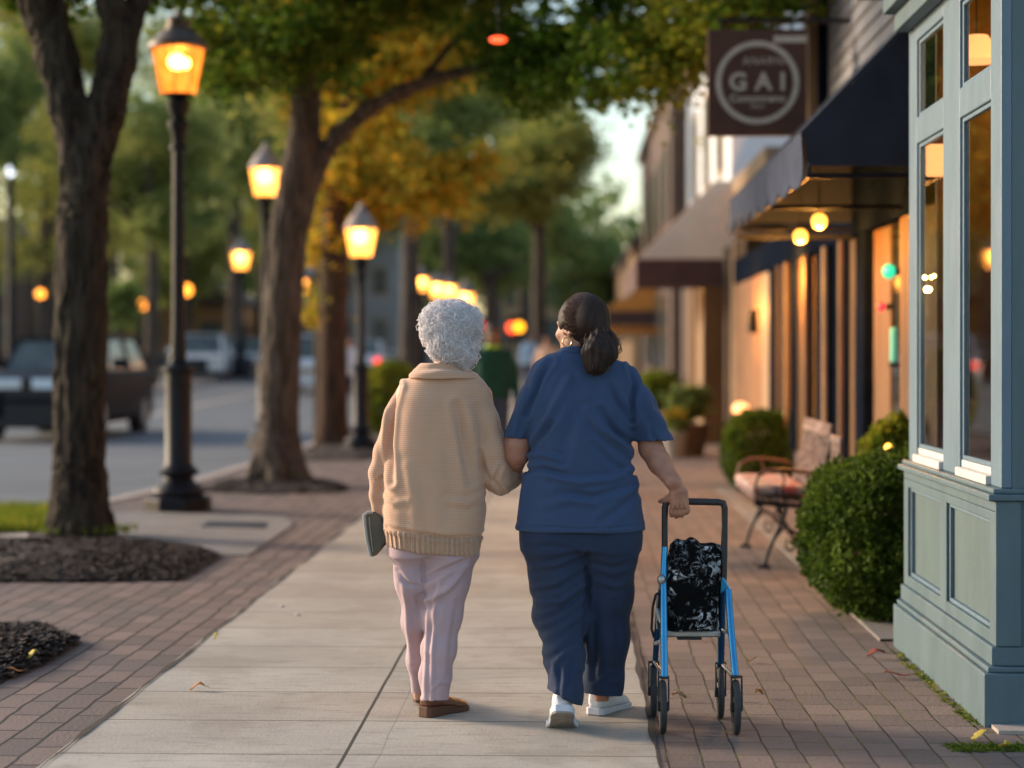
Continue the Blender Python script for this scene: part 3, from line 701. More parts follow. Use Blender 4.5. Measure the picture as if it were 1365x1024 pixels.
for (x, y, dy, rx, ry, rz) in ((330,50,0,.85,1.1,.42),(400,60,-.6,.7,1,.45),(300,105,.3,.5,.8,.26),(440,20,-.5,.8,1.1,.45),(420,100,.4,.5,.7,.25),(520,-10,-.3,.9,1.2,.35),(620,-30,-.8,.8,1.2,.35),
        (700,90,-1.2,.55,.9,.30),(670,40,-.9,.6,.9,.3),(750,60,-1.5,.6,1,.38),(760,125,-1.8,.42,.7,.24),(700,130,-1.3,.32,.6,.2),(830,50,-2.5,.6,1,.38),(830,120,-2.6,.38,.7,.22),(900,60,-3.2,.55,.9,.36),(880,115,-3.2,.35,.6,.2),(950,30,-3.8,.5,.9,.34),
        (1010,5,-4.2,.42,.8,.26),(1040,-30,-4.4,.4,.7,.2),(960,-50,-3.5,.8,1.2,.4),(830,-60,-2.5,1,1.4,.5),(700,-90,-1.5,1.2,1.6,.5),(560,-110,-.5,1.4,1.8,.6),(400,-120,0,1.6,2,.8),(500,-330,.5,2.4,2.4,1.2),(280,-60,.3,1,1.2,.5)):
    c = q(x, y, dy); bl.append((*c, rx, ry, rz))
leaves('crown', bl, 100000, .072, LF['maple'], t2, 21, clump=.19, per=34, shell=.1, flat=.6)
# --- tree 3: orange
Y3 = 29.0; q = lambda x, y, dy=0: P(x, y, Y3+dy)
bl = [(*q(x,y,dy), rx, ry, rz) for (x,y,dy,rx,ry,rz) in ((500,220,0,.9,1.2,.42),(560,250,-.5,.75,1,.33),(610,225,-.3,.6,.9,.25),(590,275,.2,.6,.9,.3),(450,260,.5,.6,1,.35),(440,330,.4,.42,.7,.4),(500,285,.6,.6,.9,.35),(480,170,0,.8,1.1,.3),(425,400,.5,.25,.5,.4),(530,90,.3,1.3,1.6,.5),(590,50,.3,1,1.3,.4),(450,130,.6,.9,1.2,.4),(520,0,0,2,2,.8),(640,215,-.2,.3,.6,.18))]
tree('tree with golden orange autumn leaves behind the grey trunked one', [q(443,600),q(444,560),(q(444,450)),q(445,350),q(450,250),q(462,170),q(480,60)], [.30,.225,.21,.205,.19,.15,.08],
     [([q(447,330),q(480,270),q(540,230),q(600,215)], [.10,.07,.045,.02]), ([q(452,240),q(420,180),q(400,120)], [.10,.07,.03])], bl, 17000, LF['orange'], .13, m_bark3, 31, clump=.24, per=26, shell=.2)
# second stem beside it
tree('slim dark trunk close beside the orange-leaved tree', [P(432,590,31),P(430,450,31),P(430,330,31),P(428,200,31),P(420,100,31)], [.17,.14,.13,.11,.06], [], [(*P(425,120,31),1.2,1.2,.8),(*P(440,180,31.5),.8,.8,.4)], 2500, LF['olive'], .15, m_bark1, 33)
# --- middle and far trees: (px centre, base Y, crown centre py, crown half-width px, crown half-height px, kind, trunk px radius, label, n)
def far_tree(px, Y, cy, hw, hh, kind, tr, label, n, seed, lx=0, bk=None, nb=9):
    r = random.Random(seed); base = P(px, 470, Y); base[2] = H(Y)-.15; s = Y/F
    c = P(px+lx, cy, Y); bl = []
    for i in range(nb):
        a = r.uniform(0, 2*PI); e = r.uniform(-.9, .9); rr = r.uniform(.25, .75)
        bl.append((c[0]+hw*s*rr*math.cos(a), c[1]+hw*s*.8*rr*math.sin(a), c[2]+hh*s*e*.75, hw*s*r.uniform(.3,.55), hw*s*.5, hh*s*r.uniform(.25,.42)))
    top = P(px+lx*.7, cy-hh*.5, Y)
    mid = [base+(top-base)*f+np.array([r.uniform(-.1,.1)*Y/60,0,0]) for f in (.3,.6)]
    lim = []
    for i in range(3):
        a = r.uniform(0, 2*PI); f = r.uniform(.45,.7); p0 = base+(top-base)*f
        lim.append(([p0, p0+np.array([math.cos(a)*hw*s*.3, math.sin(a)*hw*s*.3, hh*s*.35]), p0+np.array([math.cos(a)*hw*s*.65, math.sin(a)*hw*s*.6, hh*s*.5])], [tr*s*.5, tr*s*.35, tr*s*.12]))
    return tree(label, [base]+mid+[top], [tr*s*1.3, tr*s, tr*s*.85, tr*s*.4], lim, bl, int(n*1.35), LF[kind], max(.18, 6.4*s), bk or m_bark2, seed, name='background_tree', group='trees in the background', nt_=9, clump=max(.4, hw*s*.16), per=22, shell=.25)
far = [
 (545, 47, 150, 110, 130, 'dark', 13, 'dark trunk tree beside the row of lamps', 5000),
 (722, 62, 220, 100, 105, 'olive', 9, 'olive and gold tree behind the end of the arching limb', 9000),
 (650, 80, 330, 100, 80, 'dark', 9, 'dark green tree low behind the orange leaves', 8000),
 (775, 95, 350, 75, 90, 'green', 8, 'green tree at the far end of the path', 7000),
 (600, 70, 170, 120, 110, 'olive', 9, 'yellowing tree behind the arching limb', 7000),
 (310, 84, 190, 130, 150, 'green', 9, 'green tree across the road between the first two lamps', 9000),
 (200, 62, 240, 110, 130, 'green', 9, 'green tree across the road right of the nearest trunk', 9000),
 (245, 110, 330, 120, 90, 'green', 9, 'low green tree far across the road', 6000),
 (60, 78, 250, 130, 150, 'olive', 11, 'brownish tree across the road at the left edge', 9000),
 (-40, 60, 200, 110, 170, 'dark', 12, 'dark tree cut by the left edge of the picture', 6000),
 (150, 100, 170, 140, 170, 'olive', 10, 'olive tree tall behind the nearest trunk', 8000),
 (350, 120, 260, 120, 120, 'olive', 9, 'gold-green tree seen over the second lamp', 6000),
 (450, 100, 240, 120, 150, 'olive', 9, 'gold tree beyond the orange one', 7000),
 (700, 130, 260, 110, 120, 'dark', 9, 'dark green tree over the far end of the street', 6000),
 (560, 120, 330, 110, 90, 'dark', 9, 'dark tree behind the row of lamps', 6000),
 (160, 66, 410, 30, 34, 'dark', 5, 'small dark tree across the road left of the nearest lamp', 1200),
 (90, 92, 60, 150, 110, 'olive', 9, 'tall yellowing tree behind the fork of the nearest trunk', 8000),
 (255, 125, 90, 150, 130, 'green', 9, 'tall green tree far behind the nearest lantern', 8000),
 (400, 135, 80, 140, 120, 'olive', 9, 'tall pale tree far behind the grey trunk', 7000),
 (520, 128, 60, 130, 130, 'green', 9, 'tall green tree far above the golden leaves', 7000),
 (660, 115, 90, 120, 130, 'olive', 9, 'tall gold-green tree above the end of the path', 8000),
 (1000, 40, 206, 45, 34, 'olive', 5, 'brown-leaved tree top over the tan awning', 2200),
]
for i, a in enumerate(far): far_tree(*a, seed=100+i)
# distant wood closing the view on the left and straight ahead
r = random.Random(5); bl = []
for i in range(46):
    px = -250+i*24; bl.append((*P(px, 330+r.uniform(-70,70), 170+r.uniform(-15,15)), 6, 6, r.uniform(4,9)))
t_ = leaves('distant_wood', bl, 26000, .8, LF['dark'], None, 77, clump=1.6, shell=.1); tag(t_, 'distant mass of dark green woodland closing the street', 'wood', kind='stuff')
# ------------------------------------------------------------------ shrubs
def shrub(label, c, rx, ry, rz, n, mat, size, seed, name='shrub', group='shrubs along the shop fronts', boxy=2.6):
    t = thing(name, label, 'shrub', (c[0], c[1], H(c[1])), 0, group); r = np.random.default_rng(seed); z0 = H(c[1])
    mb = MB()
    for i in range(7):
        a = i*.9; mb.tube([(c[0],c[1],z0-.05),(c[0]+.3*rx*math.cos(a),c[1]+.3*ry*math.sin(a),z0+rz*.8),(c[0]+.6*rx*math.cos(a),c[1]+.6*ry*math.sin(a),z0+rz*1.4)], [.02,.013,.006], 6)
    mb.build('stem', m_bark3, t)
    d = r.standard_normal((n,3)); d /= (np.abs(d)**boxy).sum(1)[:,None]**(1/boxy)
    lump = 1+.06*vnoise(d*1.0+seed, 3.3)+.06*vnoise(d+seed, 8)
    rad = (1-.32*r.random(n)**2.2)*lump
    p = np.array([c[0], c[1], z0+rz])+d*rad[:,None]*np.array([rx,ry,rz]); p = p[p[:,2] > z0+.02]
    sp = (r.random(len(p)) < .05)[:,None]; p = p+sp*(p-np.array([c[0],c[1],z0+rz]))*.07*r.random((len(p),1))
    m = len(p); d1 = r.standard_normal((m,3)); d1 += (p-np.array([c[0],c[1],z0+rz]))/rz*.8; d1 /= np.linalg.norm(d1,axis=1)[:,None]; d2 = np.cross(r.standard_normal((m,3)), d1); d2 /= np.linalg.norm(d2,axis=1)[:,None]
    s = size*(.6+.8*r.random(m))[:,None]
    V = np.stack([p-d1*s*.5, p+d2*s*.34, p+d1*s*.6, p-d2*s*.34],1).reshape(-1,3)
    mk('foliage', V, np.arange(4*m).reshape(-1,4), mat, t, smooth=False); return t
shrub('large rounded clipped green shrub hard against the teal shop front', (1.80, 10.42), .56, .62, .43, 46000, LF['box'], .030, 1)
shrub('dark clipped box shrub beyond the bench', P(1026,600,20.0), .47, .5, .40, 12000, LF['box'], .045, 2, boxy=3.2)
shrub('bright green hedge behind the third lamp post', P(520,600,33.5), .50, .7, .62, 6000, LF['lime'], .08, 3)
shrub('yellow-green shrub far along the shop fronts', P(878,540,44), .5, .7, .42, 4000, LF['lime'], .11, 4)
shrub('loose leafy bush with yellowish leaves behind the big rounded shrub', P(1192,600,12.2), .24, .3, .50, 5000, LF['lime'], .06, 5, boxy=2)
# ------------------------------------------------------------------ lamps
def lamp(px, Y, lz, label, big=True, capm=None, basey=None, size=1.0, a=None):
    """ornate lantern on a fluted iron post; lz = lantern centre height above its ground"""
    p = P(px, 470, Y); z0 = H(Y); t = thing('street_lamp', label, 'street lamp', (p[0], Y, z0), 0, 'lantern street lamps'); c = (0,0,0); s = size
    zb = lz-.24*s                 # lantern bottom
    mb = MB()
    mb.lathe(c, [(.30*s,-.02),(.30*s,.11*s),(.27*s,.13*s)], 8, PI/8)
    mb.build('plinth', m_iron, t, True, bevel=.008)
    mb = MB(); mb.lathe(c, [(.22*s,.13*s),(.235*s,.17*s),(.22*s,.21*s),(.15*s,.25*s),(.125*s,.30*s),(.175*s,.325*s),(.18*s,.35*s),(.15*s,.38*s),(.118*s,.42*s),(.118*s,1.22*s),(.145*s,1.235*s),(.145*s,1.265*s),(.10*s,1.29*s),(.075*s,1.34*s)], 24)
    mb.build('post_base', m_iron, t, True, smooth=True)
    mb = MB(); mb.lathe(c, [(.072*s,1.30*s),(.058*s,1.7*s),(.052*s,zb-.50*s),(.075*s,zb-.49*s),(.075*s,zb-.46*s),(.055*s,zb-.44*s),(.062*s,zb-.36*s),(.095*s,zb-.28*s),(.095*s,zb-.25*s),(.06*s,zb-.22*s),(.10*s,zb-.12*s),(.11*s,zb-.07*s),(.07*s,zb-.05*s),(.12*s,zb-.01*s),(.15*s,zb)], 20)
    mb.build('post', m_iron, t, True, smooth=True)
    mb = MB(); mb.lathe(c, [(.155*s,zb+.002),(.23*s,zb+.40*s)], 24); mb.build('lantern_glass', m_lglass if capm is None else m_lglass2, t, True, smooth=True)
    mb = MB()
    for i in range(8):
        a = 2*PI*i/8; mb.tube([(.158*s*math.cos(a),.158*s*math.sin(a),zb),(.234*s*math.cos(a),.234*s*math.sin(a),zb+.40*s)], .006*s, 5)
    mb.build('lantern_frame', M('lantern_rib', (.25,.12,.03), .5) if 'lantern_rib' not in bpy.data.materials else bpy.data.materials['lantern_rib'], t, True)
    mb = MB(); mb.ball((-.02*s,0,zb+.29*s), (.075 if capm is None else .12)*s, 12); mb.ball((.06*s,-.02*s,zb+.27*s), .05*s, 10); mb.build('bulb', m_core, t, True, smooth=True)
    cm = capm or m_cap
    mb = MB()
    if big: mb.lathe(c, [(.235*s,zb+.395*s),(.265*s,zb+.41*s),(.262*s,zb+.44*s),(.235*s,zb+.47*s),(.19*s,zb+.50*s),(.165*s,zb+.545*s),(.12*s,zb+.57*s),(.12*s,zb+.585*s),(.10*s,zb+.60*s),(.105*s,zb+.66*s),(.08*s,zb+.69*s),(.03*s,zb+.70*s),(.028*s,zb+.73*s),(.0*s+.005,zb+.75*s)], 24)
    else: mb.lathe(c, [(.235*s,zb+.395*s),(.255*s,zb+.42*s),(.20*s,zb+.52*s),(.12*s,zb+.64*s),(.05*s,zb+.70*s),(.045*s,zb+.76*s),(.005,zb+.80*s)], 24)
    mb.build('lantern_cap', cm, t, True, smooth=True); return t
lamp(238, 17.2, 3.93, 'black fluted lamp post with glowing amber lantern, nearest lamp, right of the big trunk')
lamp(354, 28.7, 3.95, 'lit lantern lamp rising behind the grey trunk, second from the left pavement edge', False, m_cap2, size=1.0)
lamp(481, 27.2, 2.97, 'lit lantern lamp on slim dark post beside the bright green hedge', False, m_cap2, size=.95)
lamp(321, 72.0, 4.40, 'small bright lantern lamp across the road between the second lamp and the nearest lamp', False, m_cap2, size=1.5)
lamp(400, 90.0, 3.85, 'small bright lamp across the road between the grey and the orange tree', False, m_cap2, size=1.5)
lamp(562, 48.6, 2.95, 'amber lamp in the distant row, upper left of the four', False, m_cap2, size=.8)
lamp(583, 54.0, 2.90, 'lamp in the distant row, second of the four', False, m_cap2, size=.95)
lamp(599, 58.5, 2.95, 'lamp in the distant row, third of the four, touching the second', False, m_cap2, size=.95)
lamp(620, 67.0, 2.80, 'bright lamp in the distant row right above the white-haired woman', False, m_cap2, size=1.35)
def globe(px, py, Y, mat, r, label, name='post_lamp', postm=None):
    p = P(px, py, Y); t = thing(name, label, 'lamp', (p[0], Y, H(Y)-.12), 0); h = p[2]-H(Y)+.12
    MB().ball((0,0,h), r, 12).build('globe', mat, t, True, smooth=True)
    MB().lathe((0,0,0), [(.12,0),(.10,.1),(.05,.3),(.045,h-r-.05),(.09,h-r-.03),(.09,h-r+.02)], 10).build('post', postm or m_iron, t, True, smooth=True); return t
globe(248, 387, 78, m_orange_e, .24, 'orange globe lamp just right of the nearest lamp post, across the road')
globe(189, 407, 78, m_orange_e, .2, 'small orange globe lamp midway between the nearest trunk and lamp post')
globe(54, 392, 70, m_orange_e, .16, 'small orange globe lamp left of the nearest trunk')
p = P(14, 222, 60); t = thing('tall_street_light', 'tall dark post with a small white light at the left edge', 'street light', (p[0], 60, H(60)-.12)); h = p[2]-H(60)
MB().lathe((0,0,0), [(.2,0),(.16,.6),(.13,.7),(.12,h-.3),(.17,h-.25)], 10).build('post', m_iron, t, True, smooth=True)
MB().ball((0,0,h-.02), .11, 12, (1,1,1.5)).build('bulb', m_white_e, t, True, smooth=True)
MB().lathe((0,0,h+.22), [(.25,0),(.18,.3),(.05,.45)], 10).build('lantern_cap', m_iron, t, True, smooth=True)
# traffic lights far away
def signal(px, py, Y, lights, label):
    p = P(px, py, Y); t = thing('traffic_light', label, 'traffic light', (p[0], Y, H(Y))); h = p[2]-H(Y)
    MB().lathe((0,0.12,0), [(.1,0),(.06,.2),(.055,h+.3)], 8).build('post', m_iron, t, True)
    MB().box(-.2,.2,-.02,.2,h-.5,h+.5).build('housing', m_plastic, t, True, bevel=.03)
    for dx, dz, m, rr in lights: MB().ball((dx,-.05,dz+h), rr, 12, (1,.4,1)).build('lens', m, t, True, smooth=True)
signal(645, 434, 95, [(0,0,m_red_e,.17)], 'traffic light glowing pink-red beside the white hair')
signal(683, 437, 85, [(0,0,m_redor_e,.22)], 'traffic light glowing red-orange between the two heads')
signal(692, 436, 80, [(0,0,m_yel_e,.2)], 'traffic light glowing yellow, nearest the ponytailed woman')
p = P(664, 53, 17.5); t = thing('hanging_red_glow', 'small flat red glow hanging in the leaves at the top', 'lantern', p)  # carries a small red spot of unknown source
MB().ball((0,0,0), .075, 12, (1,.8,.35)).build('shade', m_redor_e, t, True, smooth=True); MB().tube([(0,0,.02),(0,0,.45)], .004, 5).build('cord', m_plastic, t, True)
# ================================================================== RIGHT-HAND BUILDINGS
# --- teal shop with bay window -------------------------------------------------
t = thing('teal_shop', 'teal painted shop corner with tall bay window and panelled base at the right edge', 'shop building', (1.62, 7.38, 0))
Y0, Y9 = 7.38, 9.38; XW = 4.2
MB().box(1.545,XW,Y0-.05,Y9,-.02,.20).build('plinth', m_teal, t, bevel=.006)
m = MB(); m.box(1.562,XW,Y0-.030,Y9,.2005,.222); m.box(1.580,XW,Y0-.012,Y9,.2225,.295); m.build('base_moulding', m_teal, t, bevel=.006)
MB().box(1.627,1.74,Y0+.085,Y9,.296,.84).build('lower_panel', m_tealp, t)
m = MB()
for y0, y1 in ((Y0,7.47),(8.33,8.47),(9.27,9.38)): m.box(1.595,1.626,y0+.001,y1,.2955,.80)
for a, c in ((.7625,.80),(.2955,.345)):
    for y0, y1 in ((7.47,8.33),(8.47,9.27)): m.box(1.5955,1.626,y0,y1,a,c)
m.box(1.595,1.74,Y0+.001,Y9,.801,.842); m.build('panel_frame', m_teal, t, bevel=.004)
m = MB()
for y0, y1 in ((7.47,8.33),(8.47,9.27)):
    m.box(1.609,1.6265,y0,y1,.7455,.762); m.box(1.609,1.6265,y0,y1,.3455,.362); m.box(1.609,1.6265,y0,y0+.017,.3625,.745); m.box(1.609,1.6265,y1-.017,y1,.3625,.745)
m.build('panel_bead', m_teal_light, t, bevel=.003)
m = MB(); m.box(1.565,1.76,Y0-.03,Y9,.8425,.868); m.box(1.585,1.76,Y0-.016,Y9,.8685,.888); m.box(1.765,XW,Y0-.03,Y0+.08,.8425,.868); m.build('sill_moulding', m_teal, t, bevel=.006)
# posts, mullions, rails
m = MB()
for y0, y1 in ((Y0+.004,7.57),(8.17,8.53),(9.18,9.38)): m.box(1.62,1.66,y0,y1,.8885,3.3)
for y0, y1 in ((7.57,8.17),(8.53,9.18)):
    m.box(1.6205,1.659,y0,y1,2.375,2.50); m.box(1.6205,1.659,y0,y1,2.86,3.3)
m.build('window_frame', m_teal_light, t, bevel=.005)
for y0, y1 in ((7.57,8.17),(8.53,9.18)):
    m = MB(); m.box(1.600,1.735,y0+.001,y1-.001,.889,.925); m.box(1.628,1.735,y0+.001,y1-.001,.9255,.955); m.build('window_sill', m_sill, t, bevel=.004)
for y0, y1 in ((7.57,8.17),(8.53,9.18)):
    for z0, z1 in ((.956,2.3745),(2.5005,2.8595)):
        m = MB(); m.box(1.632,1.655,y0+.0005,y0+.012,z0,z1); m.box(1.632,1.655,y1-.022,y1-.0005,z0,z1); m.box(1.632,1.655,y0+.0125,y1-.0225,z1-.018,z1); m.box(1.632,1.655,y0+.0125,y1-.0225,z0,z0+.018)
        w = m.build('window_sash', m_teal_light, t, bevel=.003)
        MB().box(1.641,1.646,y0+.0115,y1-.0215,z0+.0175,z1-.0175).build('pane', m_glass, w)
m = MB(); m.box(1.50,1.61,Y0-.12,Y9+.03,3.02,3.10); m.box(1.46,1.61,Y0-.16,Y9+.05,3.1005,3.2); m.box(1.55,1.619,Y0-.07,Y9,2.93,3.0195); m.build('cornice', m_teal, t, bevel=.006)
# end wall facing the camera, panelled
MB().box(1.66,XW,Y0+.0,Y0+.08,.296,.8420).build('end_wall', m_teal, t)
m = MB(); m.box(1.6605,XW,Y0+.005,Y0+.084,.8885,3.3); m.build('end_wall', m_teal, t)
m = MB(); m.box(1.5955,1.69,Y0-.016,Y0-.0005,.297,.8415); m.box(1.73,XW,Y0-.016,Y0-.0005,.297,.8415); m.build('corner_board', m_teal, t, bevel=.003)
MB().box(1.55,XW,Y0-.2,Y9+1.2,3.3005,6).build('upper_wall', m_teal, t)
# interior
m = MB(); m.box(XW-.1,XW,Y0+.1,Y9,.3,3.3); m.box(1.76,XW-.11,Y0+.09,Y9-.1,.25,.3); m.box(1.76,XW-.11,Y0+.09,Y9-.1,3.2,3.295); m.build('interior', m_dark, t)
MB().box(1.745,XW,Y9-.09,Y9-.002,.3005,3.19).build('interior_wall', m_wood, t)
m = MB(); m.box(2.3,2.9,Y0+.5,Y9-.5,.3,1.05); m.build('counter', m_dark, t, bevel=.02)
p = P(1302,62,9.1); tt = thing('ceiling_lamp', 'glowing orange lamp shade seen through the upper shop window', 'lamp', p); MB().lathe((0,0,-.07), [(.13,0),(.13,.02),(.05,.12)], 16).build('shade', m_pict_e, tt, True, smooth=True); MB().tube([(0,0,.05),(0,0,.3)], .004, 5).build('cord', m_plastic, tt, True)
p = P(1248,214,9.2); tt = thing('window_reflection', 'square orange glowing panel for a reflection in the far shop window', 'lamp', p); MB().box(-.045,.045,-.03,.03,-.075,.075).build('shade', m_pict_e, tt, True, bevel=.01); MB().box(-.02,.02,.03,.09,-.03,.03).build('bracket', m_plastic, tt, True)  # glowing panel put behind the glass for an orange reflection
for i, (x, y, s_) in enumerate(((1233,370,.011),(1245,368,.011),(1236,386,.016))):
    p = P(x, y, 9.0); tag(MB().ball(p, s_, 10).build('string_light', m_tiny, None, org=p, smooth=True), ('small warm bulb in the shop window, left of the upper pair','small warm bulb in the shop window, right of the upper pair','larger warm bulb below the other two in the shop window')[i], 'light bulb', 'bulbs inside the shop window')
m = MB(); m.lathe((2.15,8.75,.3), [(.10,0),(.14,.3),(.13,.6),(.10,.62)], 14); 
tag(m.build('vase', M('vase_glaze', (.35,.42,.30), .3), None, org=(2.15,8.75,.3), smooth=True), 'pale green rounded vase standing inside the near shop window', 'vase')
# --- navy awning shop ------------------------------------------------------------
XA = 2.2
t = thing('siding_shop', 'grey clapboard shop with warm lit front and dark posts under the navy awning', 'shop building', (XA, 9.4, 0))
MB().box(XA+.45,6,9.42,26,-.1,3.0).build('back_wall', m_brown, t)
MB().box(XA+.0,XA+.449,9.42,12.9,-.1,2.3).build('wall', m_brown, t)
MB().box(XA-.03,XA+.449,9.42,26,2.3005,2.62).build('fascia', m_navy, t, bevel=.01)
MB().box(XA+.02,XA+.449,12.905,22.4,-.1,.45).build('stall_riser', m_brown, t)
strips = [(12.95,13.1,m_wood,0),(13.8,14.55,m_wood,.05),(14.6,15.0,m_navy,-.02),(15.0,15.9,m_wood,.03),(15.9,16.2,m_navy,-.02),(16.8,17.45,m_navy,-.02),(18.3,19.1,m_wood,0),(19.1,19.4,m_navy,-.02),(20.0,20.6,m_cream,0),(20.85,21.5,m_navy,-.02),(21.5,22.4,m_cream,-.01)]
for y0, y1, mm, dx in strips: MB().box(XA+dx,XA+.22,y0,y1-.01,.4505,2.30).build('pilaster', mm, t, bevel=.01)
for y0, y1, em in ((13.1,13.8,0),(16.2,16.8,1),(17.45,18.3,1),(19.4,20.0,1),(20.6,20.85,0)):
    w = MB().box(XA+.08,XA+.12,y0,y1-.012,.451,2.299).build('window', m_dark if not em else m_warmwin, t)
    MB().box(XA+.06,XA+.067,y0,y1-.013,.46,2.29).build('pane', m_glass, w)
for i, yy in enumerate((15.3,15.62,16.32,16.62,17.62,17.95,18.75,19.6,19.85,20.3,20.7)):
    MB().box(XA-.055,XA-.021 if i%2 else XA-.022,yy,yy+(.09 if i%2 else .13),.4505,2.299).build('mullion', (m_navy, m_wood, m_navy, m_cream)[i%4], t, bevel=.006)
def clap(y0, y1, x, z0, z1, st=.115, d=.018):
    m = MB(); z = z0
    while z < z1: m.add([(x-d,y0,z),(x-d,y1,z),(x,y1,z+st),(x,y0,z+st),(x+.05,y0,z),(x+.05,y1,z),(x+.05,y1,z+st-.001),(x+.05,y0,z+st-.001)], [(0,1,2,3),(0,4,5,1),(0,3,7,4),(1,5,6,2)]); z += st
    return m
clap(22.4,26.0,XA,.0,2.3,.10).build('siding', m_sidingw, t)
clap(9.42,17.0,XA,2.63,6.6,.13,.022).build('siding', m_siding, t)
MB().box(XA+.05,6,9.42,17.0,3.0,6.6).build('upper_wall', m_siding, t)
MB().box(XA-.13,XA+.06,17.0,17.45,2.63,6.6).build('corner_board', m_cream, t, bevel=.008)
MB().box(XA+.02,XA+.10,17.46,17.9,2.63,6.6).build('corner_return', m_wood, t)
MB().tube([(XA-.06,16.6,2.63),(XA-.06,16.6,6.5)], .045, 10).build('downpipe', m_navy, t, smooth=True)
MB().box(XA-.4,6.2,9.4,17.6,6.6005,6.75).build('roof', m_roof, t)
MB().box(XA-.1,6.1,17.95,26.1,3.0005,3.1).build('flat_roof', m_roof, t)
p = (XA-.06, 22.9, 1.75); tt = thing('wall_lantern', 'small dark lantern fixed to the cream siding past the awning', 'lantern', p); MB().lathe((0,0,-.12), [(.05,0),(.07,.02),(.08,.2),(.03,.28)], 8).build('body', m_iron, tt, True); MB().box(0,.05,-.02,.02,-.02,.06).build('bracket', m_iron, tt, True)
p = P(1006,540,23.5); tt = thing('glowing_lamp', 'small low lamp glowing orange against the cream siding', 'lamp', (2.05,23.5,0)); MB().ball((0,0,.72), .10, 10, (1,1,.8)).build('shade', m_pict_e, tt, True, smooth=True); MB().lathe((0,0,0), [(.09,0),(.02,.03),(.02,.66)], 10).build('stand', m_iron, tt, True)
MB().box(XA-.035,XA+.0,9.8,16.6,2.6205,3.45).build('awning_shade_board', m_navy, t)  # dark board added for the shade under the awning
# awning: a part of the shop
F0, F1, ax, az = 10.5, 15.1, 1.25, 2.57; wz = az+(XA-ax)
aw = []
m = MB(); m.extr([(ax,F0,az),(ax,F1,az),(XA-.03,F1,wz),(XA-.03,F0,wz)], (-.012,0,.014)); aw = m.build('awning', m_navyc, t)
for yy in (F0, F1): MB().extr([(ax,yy,az-.001),(XA-.035,yy,wz-.006),(XA-.035,yy,az-.17),(ax+.03,yy,az-.17)], (0,.012*(1 if yy == F0 else -1),0)).build('side_panel', m_navyc, aw)
# slightly sagging near panel seams
n = 15; V = []; Fc = []
for i in range(n*6+1):
    f = i/(n*6); y = F0+(F1-F0)*f; sc = abs(math.sin(f*n/2*PI*1.0)); zb = az-.12-.15*sc**.8
    for dx in (0,.008): V += [(ax-.014+dx+.006*math.sin(i*.9), y, az+.012), (ax-.006+dx+.014*math.sin(i*.55), y, zb)]
for i in range(n*6):
    b = 4*i; c = b+4; Fc += [(b,c,c+1,b+1),(b+2,b+3,c+3,c+2),(b+1,c+1,c+3,b+3),(b,b+2,c+2,c)]
mk('valance', V, Fc, m_valance, aw, smooth=False)
m = MB()
for yy in (F0+.03, (F0+F1)/2, F1-.03): m.tube([(ax+.03,yy,az-.22),(XA,yy,az-.22)], .016, 6); m.tube([(ax+.03,yy,az-.22),(ax+.03,yy,az)], .014, 6)
m.tube([(ax+.03,F0,az-.22),(ax+.03,F1,az-.22)], .016, 6); m.build('awning_frame', m_iron, aw)
MB().box(ax+.03,XA-.04,F1-.06,F1-.02,2.27,2.31).build('end_bar', m_iron, aw)
for i, (x, y, Yb) in enumerate(((1067,315,14.4),(1092,295,13.0))):
    p = P(x, y, Yb); tt = thing('pendant_bulb', ('lower glowing amber bulb hanging under the navy awning','upper glowing amber bulb hanging under the navy awning')[i], 'light bulb', p, 0, 'bulbs under the navy awning')
    MB().ball((0,0,0), .052, 14).build('bulb', m_bulb, tt, True, smooth=True); MB().tube([(0,0,.04),(0,0,.10)], .02, 8).build('socket', m_plastic, tt, True); MB().tube([(0,0,.09),(0,0,az-p[2]+.3)], .005, 5).build('cord', m_plastic, tt, True)
for x, y, Yb, mm, r_, lb in ((1185,362,13.25,m_green_e,.045,'round green light in the shop window'),(1175,409,13.35,m_red_e,.028,'small red light in the shop window under the green one')):
    p = P(x, y, Yb); tt = thing('window_light', lb, 'light', p); MB().ball((0,0,0), r_, 12, (1,1,1.1)).build('lens', mm, tt, True, smooth=True); MB().box(.03,.09,-.02,.02,-.02,.02).build('bracket', m_plastic, tt, True)
p = P(1191,460,13.3); tt = thing('window_sign', 'narrow teal glowing sign standing in the shop window', 'sign', p); MB().box(-.02,.02,-.04,.04,-.12,.12).build('panel', m_teal_e, tt, True, bevel=.015); MB().box(-.03,.03,-.045,.045,-.15,-.121).build('base', m_plastic, tt, True)
p = P(1184,601,11.3); tt = thing('garden_lantern', 'small flame-like lamp glowing orange in the bush behind the rounded shrub', 'lamp', (p[0],11.3,0)); MB().ball((0,0,p[2]), .025, 10, (1,1,1.7)).build('flame', m_flame, tt, True, smooth=True); MB().lathe((0,0,0), [(.05,0),(.015,.03),(.015,p[2]-.07),(.045,p[2]-.05)], 8).build('post', m_iron, tt, True)
